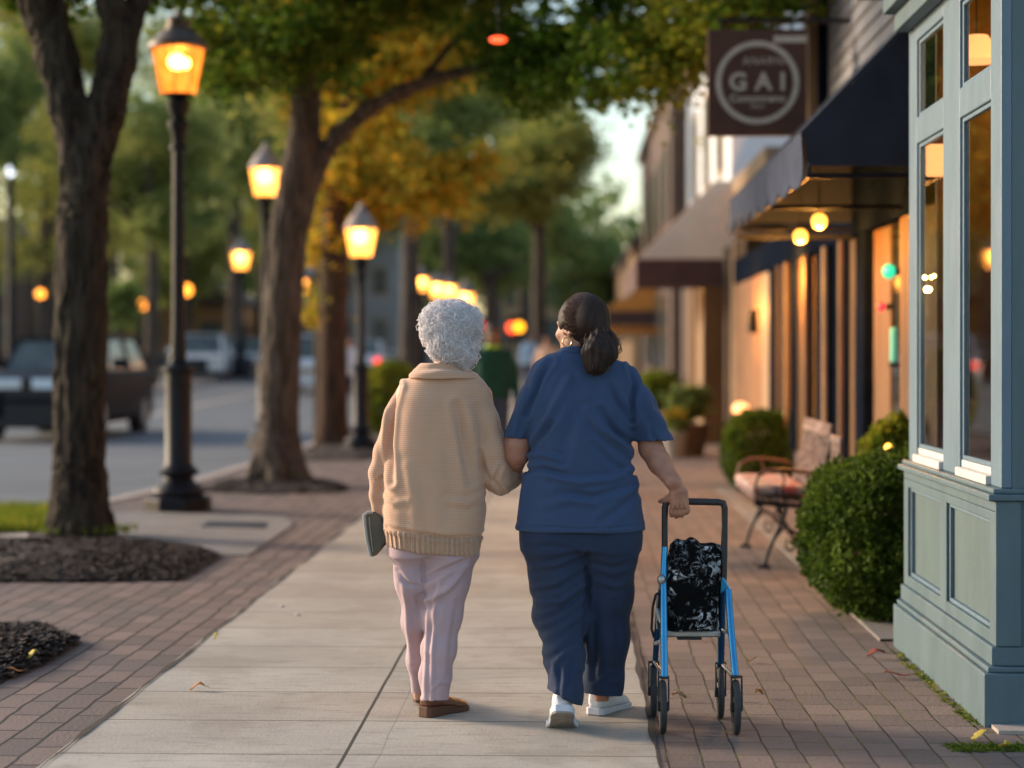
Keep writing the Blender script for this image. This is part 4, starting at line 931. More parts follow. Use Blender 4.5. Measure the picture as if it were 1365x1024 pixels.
# --- hanging sign ---------------------------------------------------------------
YS = 15.3; a = P(943,182,YS); b_ = P(1075,40,YS); cx, cz = (a[0]+b_[0])/2, (a[2]+b_[2])/2; hw, hh = (b_[0]-a[0])/2, (b_[2]-a[2])/2
t = thing('hanging_sign', 'square brown hanging sign with pale ring and the letters GAI above the walk', 'sign', (cx, YS, cz))
MB().box(-hw,hw,-.035,.035,-hh,hh).build('board', m_signb, t, True, bevel=.006)
m = MB()
for z0, z1 in ((hh-.105,hh-.05),): m.box(hw-.26,hw-.0,-.045,-.036,z0,z1)
m.build('top_stripe', m_signl, t, True)
m = MB(); n = 64; V = []
ro, ri = .325, .282
for i in range(n):
    an = 2*PI*i/n
    for r_ in (ro, ri): V += [(r_*math.cos(an), -.046, r_*math.sin(an)), (r_*math.cos(an), -.036, r_*math.sin(an))]
Fc = []
for i in range(n):
    b0 = 4*i; c0 = 4*((i+1)%n); Fc += [(b0,c0,c0+2,b0+2),(b0,b0+1,c0+1,c0),(b0+2,c0+2,c0+3,b0+3)]
m.add([(x, y, z) for x, y, z in V], Fc); m.build('ring', m_signl, t, True)
def text(s, size, x, z, parent, mat, y=-.046, space=1.0, ext=.004, bold=0):
    cu = bpy.data.curves.new('lettering', 'FONT'); cu.body = s; cu.size = size; cu.align_x = 'CENTER'; cu.align_y = 'CENTER'; cu.extrude = ext; cu.space_character = space; cu.offset = bold
    o = bpy.data.objects.new('lettering', cu); COL.objects.link(o); bpy.context.view_layer.update()
    me = bpy.data.meshes.new_from_object(o.evaluated_get(bpy.context.evaluated_depsgraph_get())); bpy.data.objects.remove(o)
    me.materials.clear(); me.materials.append(mat)
    o = bpy.data.objects.new('lettering', me); COL.objects.link(o); o.parent = parent; o.rotation_euler = (PI/2,0,0); o.location = (x, y, z); return o
text('G A I', .19, 0, .0, t, m_signl, space=1.05, bold=.006)
text('ANARNA', .085, .07, .165, t, m_signl, space=1.1)
text('Comonneno', .085, .0, -.125, t, m_signl, space=1.0, bold=.002)
text('hom', .06, .0, -.185, t, m_signl)
m = MB(); m.tube([(-hw*.8,0,hh+.07),(XA-cx+.1,0,hh+.07)], .018, 8); m.tube([(-hw*.7,0,hh),(-hw*.7,0,hh+.07)], .01, 6); m.tube([(hw*.7,0,hh),(hw*.7,0,hh+.07)], .01, 6)
m.build('bracket', m_iron, t, True)
# --- tan awning shop ----------------------------------------------------------
t = thing('tan_awning_shop', 'shop with wide tan awning and brown valance past the navy awning', 'shop building', (2.6, 28, 0))
MB().box(2.62,7,26.15,45.9,-.1,3.9).build('wall', m_brown, t)
MB().box(2.6,7.2,26.12,45.95,3.9005,4.15).build('roof', m_cream, t)
for y0, y1, mm in ((29.4,30.3,m_dark),(31.2,32.1,m_cream),(33,34.2,m_wood),(35,36.4,m_cream),(37.5,39,m_wood),(26.3,27.2,m_wood),(28,28.6,m_cream)): MB().box(2.35,2.619,y0,y1,-.1,3.0).build('pilaster', mm, t, bevel=.01)
for y0, y1 in ((27.25,27.95),(30.4,31.15),(32.2,32.95)): MB().box(2.55,2.6195,y0,y1,.5,2.6).build('window', m_warmwin, t)
MB().box(2.03,2.36,29.9,30.2,-.05,2.42).build('post', m_wood, t, bevel=.01)
A0, A1 = 30.0, 36.5; m = MB()
m.extr([(1.04,A0,2.82),(1.04,A1,2.82),(2.35,A1,4.15),(2.35,A0+1.5,4.15)], (-.02,0,.02)); m.extr([(1.04,A0,2.82),(2.6,A0,2.82),(2.6,A0+1.5,4.15),(2.35,A0+1.5,4.15)], (0,-.02,.02)); aw = m.build('awning', m_tan, t)
m = MB(); m.box(1.02,2.6,A0-.03,A0-.005,2.38,2.825); m.box(1.015,1.035,A0-.004,A1,2.38,2.825); m.build('valance', m_brownc, aw)
# planter and pots by the tan awning
pp = P(918,590,26.5); t = thing('planter', 'dark planter with brown foliage standing under the tan awning', 'planter', (pp[0],26.5,0))
MB().lathe((0,0,0), [(.20,0),(.27,.35),(.30,.42),(.27,.43),(.25,.38)], 16).build('pot', m_brown, t, True, smooth=True)
leaves('foliage', [(pp[0],26.5,.72,.26,.26,.24)], 1500, .08, LF['dark'], t, 401, clump=.08)
pp = P(899,551,26.0); pp2 = thing('flower_pot', 'small pot of orange flowers left of the dark planter', 'flower pot', (pp[0],26.0,0)); MB().lathe((0,0,0), [(.12,0),(.17,.3),(.19,.33),(.16,.34)], 14).build('pot', m_greyw, pp2, True, smooth=True)
leaves('foliage', [(pp[0],26.0,.47,.17,.17,.12)], 500, .06, LF['dark'], pp2, 402, clump=.06); leaves('flower', [(pp[0],25.95,.58,.11,.1,.08)], 260, .06, LF['orange'], pp2, 403, clump=.05)
# --- white building, brick building, cream building ------------------------------
def block(name, label, x0, x1, y0, y1, h, wall, trim, wins, roofm=None, group=None, face='x', z0=-.1, wem=None):
    t = thing(name, label, 'building', (x0, y0, H(y0)), 0, group); g = H(y0)
    MB().box(x0,x1,y0,y1,z0,g+h).build('wall', wall, t)
    MB().box(x0-.15 if face=='x' else x0-.1,x1+.15,y0-.1,y1+.1,g+h+.0005,g+h+.3).build('cornice', trim, t, bevel=.03)
    MB().box(x0+.1,x1-.1,y0+.1,y1-.1,g+h+.3005,g+h+.5).build('roof', roofm or m_roof, t)
    for (u, z, w, hh_) in wins:
        if face == 'x': bx = (x0-.04, x0-.001, u, u+w); px_ = (x0-.055, x0-.041, u+.12, u+w-.12)
        elif face == 'x+': bx = (x1+.001, x1+.04, u, u+w); px_ = (x1+.041, x1+.055, u+.12, u+w-.12)
        else: bx = (u, u+w, y0-.04, y0-.001); px_ = (u+.12, u+w-.12, y0-.055, y0-.041)
        f = MB().box(*bx, g+z, g+z+hh_).build('window', trim, t); MB().box(*px_, g+z+.12, g+z+hh_-.12).build('pane', wem or m_carglass, f)
    return t
block('white_building', 'tall white rendered building above the tan awning', 2.75, 9, 33.5, 46, 7.4, m_white, m_cream, [(35,4.6,1.3,2),(38.5,4.6,1.3,2),(42,4.6,1.3,2)])
for y in (33.5, 36.6, 40.2, 44.2): pass
t = block('brick_building', 'dark brick building beyond the white one', 2.4, 9, 46.2, 66, 7.6, m_brown, m_dark, [(48+4*i,4.4,1.6,2) for i in range(4)]+[(48+4*i,.8,2.4,2) for i in range(4)])
o = MB().extr([(.95,54,2.55),(.95,60,2.55),(2.38,60,3.5),(2.38,54,3.5)], (0,0,.03)).extr([(.95,54,2.55),(2.38,54,2.55),(2.38,54,3.5)], (0,.03,0)).build('awning', m_orangec, t)
MB().box(.93,2.38,53.9,53.98,2.15,2.55).build('valance', m_brownc, o); MB().box(.93,2.38,54.5,54.6,1.9,2.14).build('lower_valance', m_orangec, o)
block('cream_building', 'pale cream building at the far right end of the street', 2.2, 9, 66.3, 100, 4.6, m_cream, m_brown, [(68+5*i,1.4,1.6,1.8) for i in range(6)])
block('far_building', 'tan building closing the end of the street behind the heads', -6, 9, 150, 160, 6, m_cream, m_brown, [(-5+3*i,3.6,1.6,1.6) for i in range(5)]+[(-5+3*i,.6,2,2) for i in range(5)], face='y')
p = (2.1, 52, 0); 
# houses across the road
def house(label, x0, x1, y0, y1, h, rh, wall, seed, rf=None):
    g = H(y0); t = thing('house', label, 'house', (x0, y0, g), 0, 'houses across the road'); MB().box(x0,x1,y0,y1,g-.3,g+h).build('wall', wall, t)
    xm = (x0+x1)/2; m = MB(); m.extr([(x0-.4,y0-.4,g+h+.001),(x1+.4,y0-.4,g+h+.001),(xm,y0-.4,g+h+rh)], (0,y1-y0+.8,0)); m.build('roof', rf or m_roof, t)
    n = max(2, int((x1-x0)/2.6)); w = (x1-x0)/n
    for i in range(n):
        for z in ((.9, 1.5), (3.6, 1.4)):
            if z[0]+z[1] > h: continue
            f = MB().box(x0+i*w+w*.25,x0+i*w+w*.7,y0-.05,y0-.001,g+z[0],g+z[0]+z[1]).build('window', m_cream, t); MB().box(x0+i*w+w*.29,x0+i*w+w*.66,y0-.07,y0-.051,g+z[0]+.1,g+z[0]+z[1]-.1).build('pane', m_carglass, f)
    MB().box(x1+.001,x1+.05,y0+1,y0+2,g,g+2.1).build('door', m_brown, t)
    return t
house('white gabled house seen between the lamp post and the orange tree', -16.6, -11.2, 112, 126, 6.8, 2.5, m_white, 1)
house('pale grey house low behind the white parked car', -27, -19.5, 116, 126, 3.2, 2.2, m_cream, 2)
house('brown house across the road behind the nearest lamp post', -35, -28, 100, 112, 5.6, 2.5, m_brown, 3)
house('grey house behind the black pickup at the left edge', -36, -26, 76, 88, 3.6, 2.5, m_brown, 4)
house('pale tall building rising behind the slim dark trunk', -12.6, -8.9, 101, 111, 7.2, 1.5, m_greyw, 5)
# ------------------------------------------------------------------ bench + chair
BX, BY = 1.235, 12.7
bench_ = t = thing('bench', 'park bench with iron scroll legs and floral cushion facing the walk beside the rounded shrub', 'bench', (BX, BY, 0)); L = 1.35
for yy in (0.0, L):
    e = MB()
    e.tube([(.03,yy,0),(.06,yy,.10),(.14,yy,.24),(.20,yy,.34),(.22,yy,.42)], [.017,.016,.016,.015,.015], 8)
    e.tube([(-.02,yy,.0),(.03,yy,.02),(.08,yy,0)], .014, 6)
    e.tube([(.50,yy,0),(.46,yy,.08),(.36,yy,.22),(.30,yy,.32),(.34,yy,.42)], [.017,.016,.016,.015,.015], 8)
    e.tube([(.10,yy,.18),(.2,yy,.27),(.31,yy,.22),(.42,yy,.15)], .011, 6)
    for cx_, cz_, R_, s0 in ((.15,.33,.05,0),(.37,.31,.05,1),(.25,.15,.055,2)):
        e.tube([(cx_+R_*math.cos(u)*(1-u/14), yy, cz_+R_*math.sin(u)*(1-u/14)) for u in np.linspace(s0, s0+6.5, 16)], .008, 5)
    e.tube([(-.05,yy,.43),(.2,yy,.41),(.44,yy,.40)], .016, 8)
    e.build('leg', m_iron, t, True, smooth=True)
    e = MB(); e.tube([(-.03,yy,.44),(-.05,yy,.52),(-.02,yy,.60),(.06,yy,.635),(.2,yy,.64),(.40,yy,.62),(.45,yy,.60)], [.013]*7, 8)
    e.tube([(.20,yy,.41),(.16,yy,.5),(.2,yy,.57),(.17,yy,.63)], .010, 6); e.build('armrest', m_leather, t, True, smooth=True)
for i in range(4): MB().box(-.06+.125*i,.04+.125*i,-.03,L+.03,.4465-.008*i,.468-.008*i).build('seat_slat', m_benchw, t, True, bevel=.004)
e = MB(); e.box(-.075,.40,.02,L-.02,.4695,.535); o = e.build('cushion', m_floral, t, True, bevel=.028, smooth=True)
nb = 11
for i in range(nb):
    y0 = .02+(L-.04)*i/(nb-1); V = [(.44,y0-.03,.42),(.44,y0+.03,.42),(.60,y0+.03,.93),(.60,y0-.03,.93)]
    MB().extr(V, (.022,0,-.006)).build('back_slat', m_benchw, t, True, bevel=.004)
e = MB(); e.extr([(.47,-.02,.46),(.47,L+.02,.46),(.49,L+.02,.52),(.49,-.02,.52)], (-.018,0,.005)); e.extr([(.575,-.02,.85),(.575,L+.02,.85),(.60,L+.02,.93),(.60,-.02,.93)], (-.018,0,.005)); e.build('back_rail', m_benchw, t, True)
for o_ in bench_.children: o_.data.transform(Matrix.Diagonal((.78,1,1,1)))
t = thing('chair', 'garden chair with pink striped back behind the rounded shrub', 'chair', (1.62, 11.55, 0))
for x, y in ((0,0),(0,.42),(.42,0),(.42,.42)): MB().tube([(x,y,0),(x,y,.44)], .015, 6).build('leg', m_iron, t, True)
MB().box(-.02,.44,-.02,.44,.4405,.475).build('seat', m_benchw, t, True, bevel=.008)
for i in range(4): MB().box(-.03,-.012,.01+.11*i,.09+.11*i,.476,.86).build('back_slat', m_benchw, t, True, bevel=.006)
MB().box(-.034,-.01,-.01,.43,.8605,.90).build('back_rail', m_benchw, t, True, bevel=.006)
# ------------------------------------------------------------------ vehicles
def car(name, label, x, y, rz, L, W, Ht, belt, cab, paint, rear=False, wr=.36, zf=0, ch=True, lights=None):
    """front at local -y. cab = (y of windscreen foot, roof front, roof rear, rear foot)"""
    g = H(y)-.125+zf; t = thing(name, label, 'car', (x, y, g), rz, 'cars on the road'); hw = W/2; y0, y1 = -L/2, L/2; lo = .26; hood = belt-.06
    st = [(y0,.86,lo+.12,hood-.22),(y0+.07,.95,lo,hood-.10),(y0+.35,1,lo,hood-.02),(cab[0],1,lo,belt),(0,1,lo,belt),(cab[3],1,lo,belt),(y1-.10,.98,lo,belt-.03),(y1,.90,lo+.1,belt-.15)]
    V = []; Fc = []
    for (yy, w, zl, zb) in st:
        w *= hw; V += [(-w*.9,yy,zl),(-w,yy,zl+.10),(-w,yy,zb-.16),(-w*.93,yy,zb),(w*.93,yy,zb),(w,yy,zb-.16),(w,yy,zl+.10),(w*.9,yy,zl)]
    for i in range(len(st)-1):
        for k in range(8): Fc.append((i*8+k, i*8+(k+1)%8, (i+1)*8+(k+1)%8, (i+1)*8+k))
    Fc += [tuple(range(8)), tuple(range((len(st)-1)*8, len(st)*8))[::-1]]
    MB().add(V, Fc).build('body', paint, t, True, bevel=.05, smooth=True)
    rw = hw*.76; V = [(-hw*.90,cab[0],belt-.01),(hw*.90,cab[0],belt-.01),(rw,cab[1],Ht-.05),(-rw,cab[1],Ht-.05),(-rw,cab[2],Ht-.05),(rw,cab[2],Ht-.05),(hw*.90,cab[3],belt-.01),(-hw*.90,cab[3],belt-.01)]
    MB().add(V, [(0,1,2,3),(3,2,5,4),(4,5,6,7),(0,3,4,7),(1,6,5,2),(0,7,6,1)]).build('window_glass', m_carglass, t, True)
    MB().box(-rw-.02,rw+.02,cab[1]-.05,cab[2]+.05,Ht-.049,Ht).build('roof', paint, t, True, bevel=.02)
    for s in (-1,1):
        ym = (cab[1]+cab[2])/2
        for ya, yb, rr in ((cab[0],cab[1],.04),(cab[3],cab[2],.05),(ym,ym,.035)): MB().tube([(s*hw*.905,ya,belt-.01),(s*(rw+.01),yb,Ht-.04)], rr, 6).build('pillar', paint, t, True)
        MB().box(s*hw*.95,s*(hw+.20),cab[0]+.25,cab[0]+.35,belt+.02,belt+.20).build('mirror', paint, t, True, bevel=.03)
        for yy in (y0+.85, y1-.9):
            w = MB().disc((s*(hw-.13),yy,wr), wr, .25, 'x', 22).build('wheel', m_rubber, t, True, bevel=.02); MB().disc((s*(hw-.02),yy,wr), wr*.62, .05, 'x', 14).build('rim', m_alu, w, True)
        MB().box(s*hw*.50 if s > 0 else -hw*.88, hw*.88 if s > 0 else -hw*.50, y0-.012, y0+.06, hood-.30, hood-.12).build('headlight', lights or m_headl, t, True, bevel=.03)
        MB().box(s*hw*.66 if s > 0 else -hw*.92, hw*.92 if s > 0 else -hw*.66, y1-.07, y1+.015, belt-.34, belt-.12).build('tail_light', m_tail if rear else M('tail_red', (.35,.02,.02), .3) if 'tail_red' not in bpy.data.materials else bpy.data.materials['tail_red'] if not rear else m_tail, t, True, bevel=.02)
    MB().box(-hw*.45,hw*.45,y0-.025,y0+.05,lo+.10,hood-.13).build('grille', m_plastic, t, True)
    MB().box(-hw*.92,hw*.92,y0-.07,y0+.05,lo-.02,lo+.16).build('bumper', m_plastic if ch else paint, t, True, bevel=.04)
    MB().box(-hw*.92,hw*.92,y1-.05,y1+.07,lo-.02,lo+.20).build('bumper', paint, t, True, bevel=.04)
    MB().box(-.26,.26,y1+.02,y1+.03,belt-.45,belt-.30).build('number_plate', m_cream, t, True)
    return t
xx = P(46,470,33)[0]
t = car('parked_car', 'black car with bright chrome grille bars facing the camera at the left edge', xx, 35.35, 0, 5.1, 2.04, 1.80, 1.22, (-1.05,-.45,2.0,2.4), m_carblk, wr=.40, zf=0)
hw = 1.02; y0 = -2.55
for a, c in ((-.98,-.16),(.02,.86)): MB().box(a,c,y0-.05,y0-.026,.90,1.08).build('chrome_bar', m_chrome, t, True, bevel=.02)
MB().box(-.96,.96,y0-.045,y0-.026,.66,.74).build('chrome_bar', m_carblk, t, True, bevel=.01)
for s in (-.78,.78): MB().disc((s,y0-.05,.52), .11, .05, 'y', 16).build('fog_light', m_chrome, t, True)
xx = P(262,470,71)[0]; car('parked_car', 'white and pale blue car facing the camera far down the road', xx, 72, .10, 4.7, 1.95, 1.75, 1.05, (-1.3,-.5,1.4,2.0), m_carwht)
xx = P(298,470,73)[0]; car('parked_car', 'silver car close behind the white one far down the road', xx+.1, 77.5, .1, 4.6, 1.9, 1.6, 1.0, (-1.2,-.4,1.2,2.0), m_carsil)
xx = P(405,470,57)[0]; car('parked_car', 'white van-like car seen from behind with red tail lights, past the grey trunk', xx, 60, PI, 4.8, 1.9, 1.75, 1.05, (-1.3,-.6,1.9,2.25), m_carwht, rear=True)
xx = P(165,470,90)[0]; car('parked_car', 'dark car far across the road behind the bronze car', xx, 88, PI/2, 4.6, 1.85, 1.5, .95, (-1.2,-.4,1.1,1.9), m_carblk)
xx = P(470,470,70)[0]; car('parked_car', 'small pale car parked far off left of the third lamp post', xx, 74, PI, 4.4, 1.8, 1.5, .95, (-1.2,-.4,1.1,1.9), m_carwht, rear=True)
# ================================================================== PEOPLE
def sec(py, xl, xr, Y, d, cy=0):
    a = P(xl, py, Y); b = P(xr, py, Y); return (a[2], (a[0]+b[0])/2, Y+cy, (b[0]-a[0])/2, d)
def hand(S, w0, u, v, w, curl, s=1.0, thumb=(.6,.6,-.4), tcurl=.5, spread=.03, k=.010):
    u, v, w = [np.array(a, dtype=float)/np.linalg.norm(a) for a in (u, v, w)]; w0 = np.array(w0, dtype=float)
    offs = (.029,.010,-.010,-.028); lens = (1.0,1.08,1.0,.82); base = (.086,.090,.086,.078)
    for o, l, b in zip(offs, lens, base):
        kn = w0+(u*b+v*o)*s; S.cone(w0+v*o*.55*s+u*.005, kn, .0155*s, .0125*s, .016)
        a = 0; p = kn; r = .0098*s
        for i, (L, c) in enumerate(zip((.042,.026,.021), curl)):
            a += c; d = u*math.cos(a)-w*math.sin(a)+v*o*spread*30*math.cos(a)*.1; q = p+d*L*l*s; S.cone(p, q, r, r*.9, .003 if i else .008); p = q; r *= .9
    tb = w0+(u*.022+v*.026)*s; d = u*thumb[1]+v*thumb[0]+w*thumb[2]; d /= np.linalg.norm(d)
    p1 = tb+d*.040*s; S.cone(tb, p1, .0155*s, .0118*s, .012); d2 = d*math.cos(tcurl)-w*math.sin(tcurl); p2 = p1+d2*.030*s; S.cone(p1, p2, .0115*s, .0105*s, .004); S.cone(p2, p2+(d2-w*.3)*.020*s, .0105*s, .0085*s, .003)
def rotz(a): return np.array([[math.cos(a),-math.sin(a),0],[math.sin(a),math.cos(a),0],[0,0,1.]])
def head(S, C, yaw, s=1.0, neck=None, ears=True, old=False):
    """C skull centre; yaw>0 turns the face to the left (-x) from +y"""
    R = rotz(yaw); f = R@np.array([0,1,0]); rt = R@np.array([1,0,0]); C = np.array(C, dtype=float); up = np.array([0,0,1.])
    S.ell(C, (.074*s,.092*s,.098*s), .02, R=R)
    S.ell(C+f*.032*s-up*.050*s, (.060*s,.062*s,.080*s), .03, R=R)
    S.cone(C+f*.050*s-up*.098*s, C+f*.072*s-up*.104*s, .028*s, .020*s, .025)            # chin
    for sg in (-1,1):
        S.cone(C+rt*sg*.048*s-up*.075*s+f*.0*s, C+rt*sg*.022*s-up*.105*s+f*.055*s, .018*s, .018*s, .02)   # jaw
        S.ell(C+rt*sg*.042*s+f*.066*s-up*.045*s, (.022*s,.018*s,.018*s), .02)              # cheek
        S.ell(C+rt*sg*.031*s+f*.086*s-up*.012*s, (.016*s,.012*s,.010*s), .01, 's')       # eye sockets
        if ears:
            e = C+rt*sg*.076*s-up*.022*s-f*.004*s; S.ell(e, (.010*s,.019*s,.031*s), .008, R=R@np.array([[math.cos(.3*sg),0,0],[0,1,0],[0,0,1]])); S.ell(e+rt*sg*.008*s+f*.003*s, (.006*s,.009*s,.017*s), .004, 's', R=R)
    S.cone(C+f*.088*s-up*.010*s, C+f*.108*s-up*.044*s, .007*s, .011*s, .012)              # nose
    S.cone(C+rt*.018*s+f*.088*s-up*.074*s, C-rt*.018*s+f*.088*s-up*.074*s, .007*s, .007*s, .006)  # lips
    S.cone(C+rt*.020*s+f*.101*s-up*.0735*s, C-rt*.020*s+f*.101*s-up*.0735*s, .0022*s, .0022*s, .003, op='s')
    S.cone(C+rt*.044*s+f*.078*s+up*.002*s, C+rt*.014*s+f*.090*s+up*.004*s, .008*s, .007*s, .012); S.cone(C-rt*.044*s+f*.078*s+up*.002*s, C-rt*.014*s+f*.090*s+up*.004*s, .008*s, .007*s, .012)
    return f, rt, up
def eyes(C, f, rt, up, parent, s=1.0):
    m = MB()
    for sg in (-1,1): m.ball(np.array(C)+rt*sg*.031*s+f*.074*s-up*.013*s, .0125*s, 12)
    o = m.build('eye', M('eye_white', (.6,.58,.55), .2) if 'eye_white' not in bpy.data.materials else bpy.data.materials['eye_white'], parent, smooth=True)
    m = MB()
    for sg in (-1,1): m.ball(np.array(C)+rt*sg*.031*s+f*.0835*s-up*.013*s, .0048*s, 10)
    m.build('iris', m_hairk, o, smooth=True)
def shoe(parent, heel, yaw, pitch, L, W, up_m, mid_m, out_m, wedge=(.028,.018), hgt=(.085,.05,.038), name='shoe', slip=False):
    """heel = world point under the heel; yaw: 0 = toe to +y, positive turns toe to +x; pitch raises heel about the ball"""
    ys = np.array([0,.015,.05,.10,.15,.19,.225,.25,.263,.27])/.27*L; ws = np.array([.018,.028,.033,.031,.034,.043,.044,.036,.024,.008])/.044*W/2
    hs = np.interp(ys/L, [0,.08,.33,.5,.65,.85,.97,1], [hgt[0]*.8,hgt[0],hgt[0]*.92,hgt[1]*1.15,hgt[1],hgt[2],hgt[2]*.7,.012]); zb = np.interp(ys/L, [0,.5,.7,1], [wedge[0],wedge[0]*.8,wedge[1],wedge[1]])
    cxs = np.interp(ys/L, [0,.5,1], [0,0,.006])
    def T(V):
        V = np.array(V, dtype=float); bl = np.array([0,.70*L,0]); V = V-bl
        # only the part behind the ball lifts fully; toe bends
        c, s_ = math.cos(pitch), math.sin(pitch); k = np.clip((.04-V[:,1])/.08, 0, 1)
        y = V[:,1]*c+V[:,2]*s_; z = -V[:,1]*s_+V[:,2]*c; y2 = V[:,1]*(1-k)+y*k; z2 = V[:,2]*(1-k)+z*k; V = np.stack([V[:,0], y2, z2],1)+bl
        cy, sy = math.cos(yaw), math.sin(yaw); V = np.stack([V[:,0]*cy+V[:,1]*sy, -V[:,0]*sy+V[:,1]*cy, V[:,2]],1); return V+np.array(heel)
    def loft(ringf, n):
        V = []; Fc = []
        for i in range(len(ys)): V += ringf(i)
        for i in range(len(ys)-1):
            for k in range(n): Fc.append((i*n+k, i*n+(k+1)%n, (i+1)*n+(k+1)%n, (i+1)*n+k))
        Fc += [tuple(range(n))[::-1], tuple(range((len(ys)-1)*n, len(ys)*n))]; return V, Fc
    n = 14
    def up_ring(i):
        return [(cxs[i]+ws[i]*.96*math.cos(a)*(1-.15*math.sin(a)), ys[i]*.985+.002, zb[i]-.003+max(hs[i]-zb[i]*.3,.008)*(math.sin(a)**.75 if math.sin(a) > 0 else 0)) for a in np.linspace(0, PI, n)]
    V, Fc = loft(up_ring, n); o = MB().add(T(V), Fc).build(name, up_m, parent, smooth=True)
    md = o.modifiers.new('sub', 'SUBSURF'); md.levels = md.render_levels = 1
    def box_ring(z0f, z1f, g):
        return lambda i: [(cxs[i]-ws[i]*g, ys[i], z0f(i)), (cxs[i]+ws[i]*g, ys[i], z0f(i)), (cxs[i]+ws[i]*g, ys[i], z1f(i)), (cxs[i]-ws[i]*g, ys[i], z1f(i))]
    V, Fc = loft(box_ring(lambda i: .0065, lambda i: zb[i]+.003, 1.04), 4); MB().add(T(V), Fc).build('midsole', mid_m, o, bevel=.003)
    V, Fc = loft(box_ring(lambda i: .0005, lambda i: .006, 1.0), 4); MB().add(T(V), Fc).build('outsole', out_m, o)
    return o
def skinpts(*a): return [(P(x, y, Y), r) for x, y, Y, r in a]

# ---------------------------------------------------------------- white-haired woman
YW = 7.46
WR = thing('person', 'white-haired person in a long beige knitted sweater and lilac trousers', 'person', (P(590,470,YW)[0], YW, 0), 0, 'pair walking arm in arm')
C = P(602, 446, YW+.01)
S = SDF((C[0]-.42, YW-.26, .03), (C[0]+.42, YW+.42, 1.60), .0045)
f, rt, up = head(S, C, -.30, 1.0)
S.cone(P(598,478,YW), P(598,505,YW-.01), .050, .060, .03); S.cone(P(598,500,YW), P(600,455,YW+.01), .052, .048, .02)
S.stack([sec(500,565,630,YW,.07), sec(520,535,650,YW,.085), sec(560,530,645,YW,.105), sec(620,530,640,YW,.12), sec(690,532,630,YW,.11), sec(712,545,615,YW,.09)], .03)
S.chain(skinpts((545,522,YW,.045),(515,606,YW,.036),(505,655,YW+.02,.026),(503,688,YW+.03,.021)), .02)
wl = P(503,688,YW+.03)
hand(S, wl, (-.12,.10,-1), (.35,.9,.05), (-.9,.35,0), (.9,.9,.6), .92, thumb=(.5,.8,-.5))
S.chain(skinpts((640,528,YW,.046),(662,628,YW,.036),(680,634,YW+.12,.027)), .02); wr_ = P(684,632,YW+.16)
S.cone(P(680,634,YW+.12), wr_, .027, .022, .01); hand(S, wr_, (.25,1,-.05), (-.3,.1,.95), (.95,-.25,.1), (.5,.6,.4), .92)
S.chain(skinpts((552,730,YW,.050),(551,831,YW+.07,.030),(557,900,YW+.17,.020),(557.5,928,YW+.21,.019)), .02); S.chain(skinpts((598,730,YW,.055),(590,817,YW,.045),(580,923,YW,.024)), .02)
V, Fc = S.mesh(1); mk('body', V, Fc, m_skin2, WR)
eyes(C, f, rt, up, WR)
# hair: puffed curls
S = SDF(C-.16, C+.17, .005); S.ell(C+np.array([0,-.012,.002]), (.092,.108,.103), .02); S.ell(P(586,432,YW-.02), (.062,.07,.062), .03); S.ell(P(618,432,YW-.02), (.060,.07,.062), .03)
S.ell(P(601,428,YW-.01), (.070,.08,.060), .04); S.ell(P(616,470,YW-.045), (.048,.050,.055), .03); S.ell(P(596,462,YW-.055), (.055,.045,.048), .03)
S.ell(C+f*.115-up*.050, (.068,.075,.085), .02, 's', R=rotz(-.30)); S.ell(C-rt*.082-up*.052+f*.012, (.035,.045,.042), .015, 's')
V, Fc = S.mesh(1); Nn = vnorm(V, Fc); V2 = V+Nn*(.006*vnoise(V, 26)+.006*vnoise(V, 55))[:,None]
hair = mk('hair', V2, Fc, m_hairw, WR)
r = np.random.default_rng(3); m = MB(); idx = r.integers(0, len(V), 7500)
for i in idx:
    p = V2[i]; n_ = Nn[i]; a = r.standard_normal(3); a[2] -= .3; tg = np.cross(n_, a); tg /= np.linalg.norm(tg)+1e-9; bt = np.cross(n_, tg); R_ = .007+.012*r.random(); ph = r.random()*2*PI; ext = 2.4+2.6*r.random(); lift = .2+1.2*r.random()*(r.random() < .35)
    m.tube([p+n_*(.001+R_*lift*math.sin(t_*PI))+tg*R_*math.cos(ph+ext*t_)+bt*R_*math.sin(ph+ext*t_) for t_ in np.linspace(0,1,6)], [.0007,.0011,.0013,.0012,.0009,.0004], 3, cap=False)
m.build('curls', hairmat('white_curl', (.95,.93,.93), (.78,.76,.78)), hair, smooth=True, fix=False)
# sweater
S = SDF((C[0]-.42, YW-.26, .62), (C[0]+.42, YW+.30, 1.46), .005)
S.stack([sec(496,566,632,YW,.075), sec(502,551,641,YW,.092), sec(510,542,645,YW,.105), sec(530,528,649,YW,.125), sec(560,520,648,YW,.14), sec(600,517,641,YW,.15), sec(640,511,645,YW,.158), sec(680,509,648,YW,.165), sec(703,511,645,YW,.165), sec(712,514,643,YW,.155), sec(735,518,639,YW,.148), sec(746,519,638,YW,.146)], .02, n=2.4)
S.chain(skinpts((547,524,YW,.058),(528,562,YW,.053),(512,602,YW,.042),(504.5,630,YW,.037),(503.5,660,YW+.015,.031),(504,683,YW+.02,.024)), .018, 1.15)
S.chain(skinpts((632,528,YW,.063),(645,562,YW,.060),(655,600,YW,.063),(661,628,YW,.060),(667,641,YW,.048)), .02, 1.1); S.chain(skinpts((667,641,YW,.050),(678,637,YW+.03,.044),(687,635,YW+.08,.036)), .02)
S.plane(P(518,726,YW), (P(518,726,YW)-P(640,742,YW))@np.array([[0,0,-1],[0,0,0],[1,0,0]])*np.array([1,0,1]) if False else (-.125*.9,0,-1), 0, lo=(C[0]-.42,YW-.26,.62), hi=(C[0]+.42,YW+.3,.80))
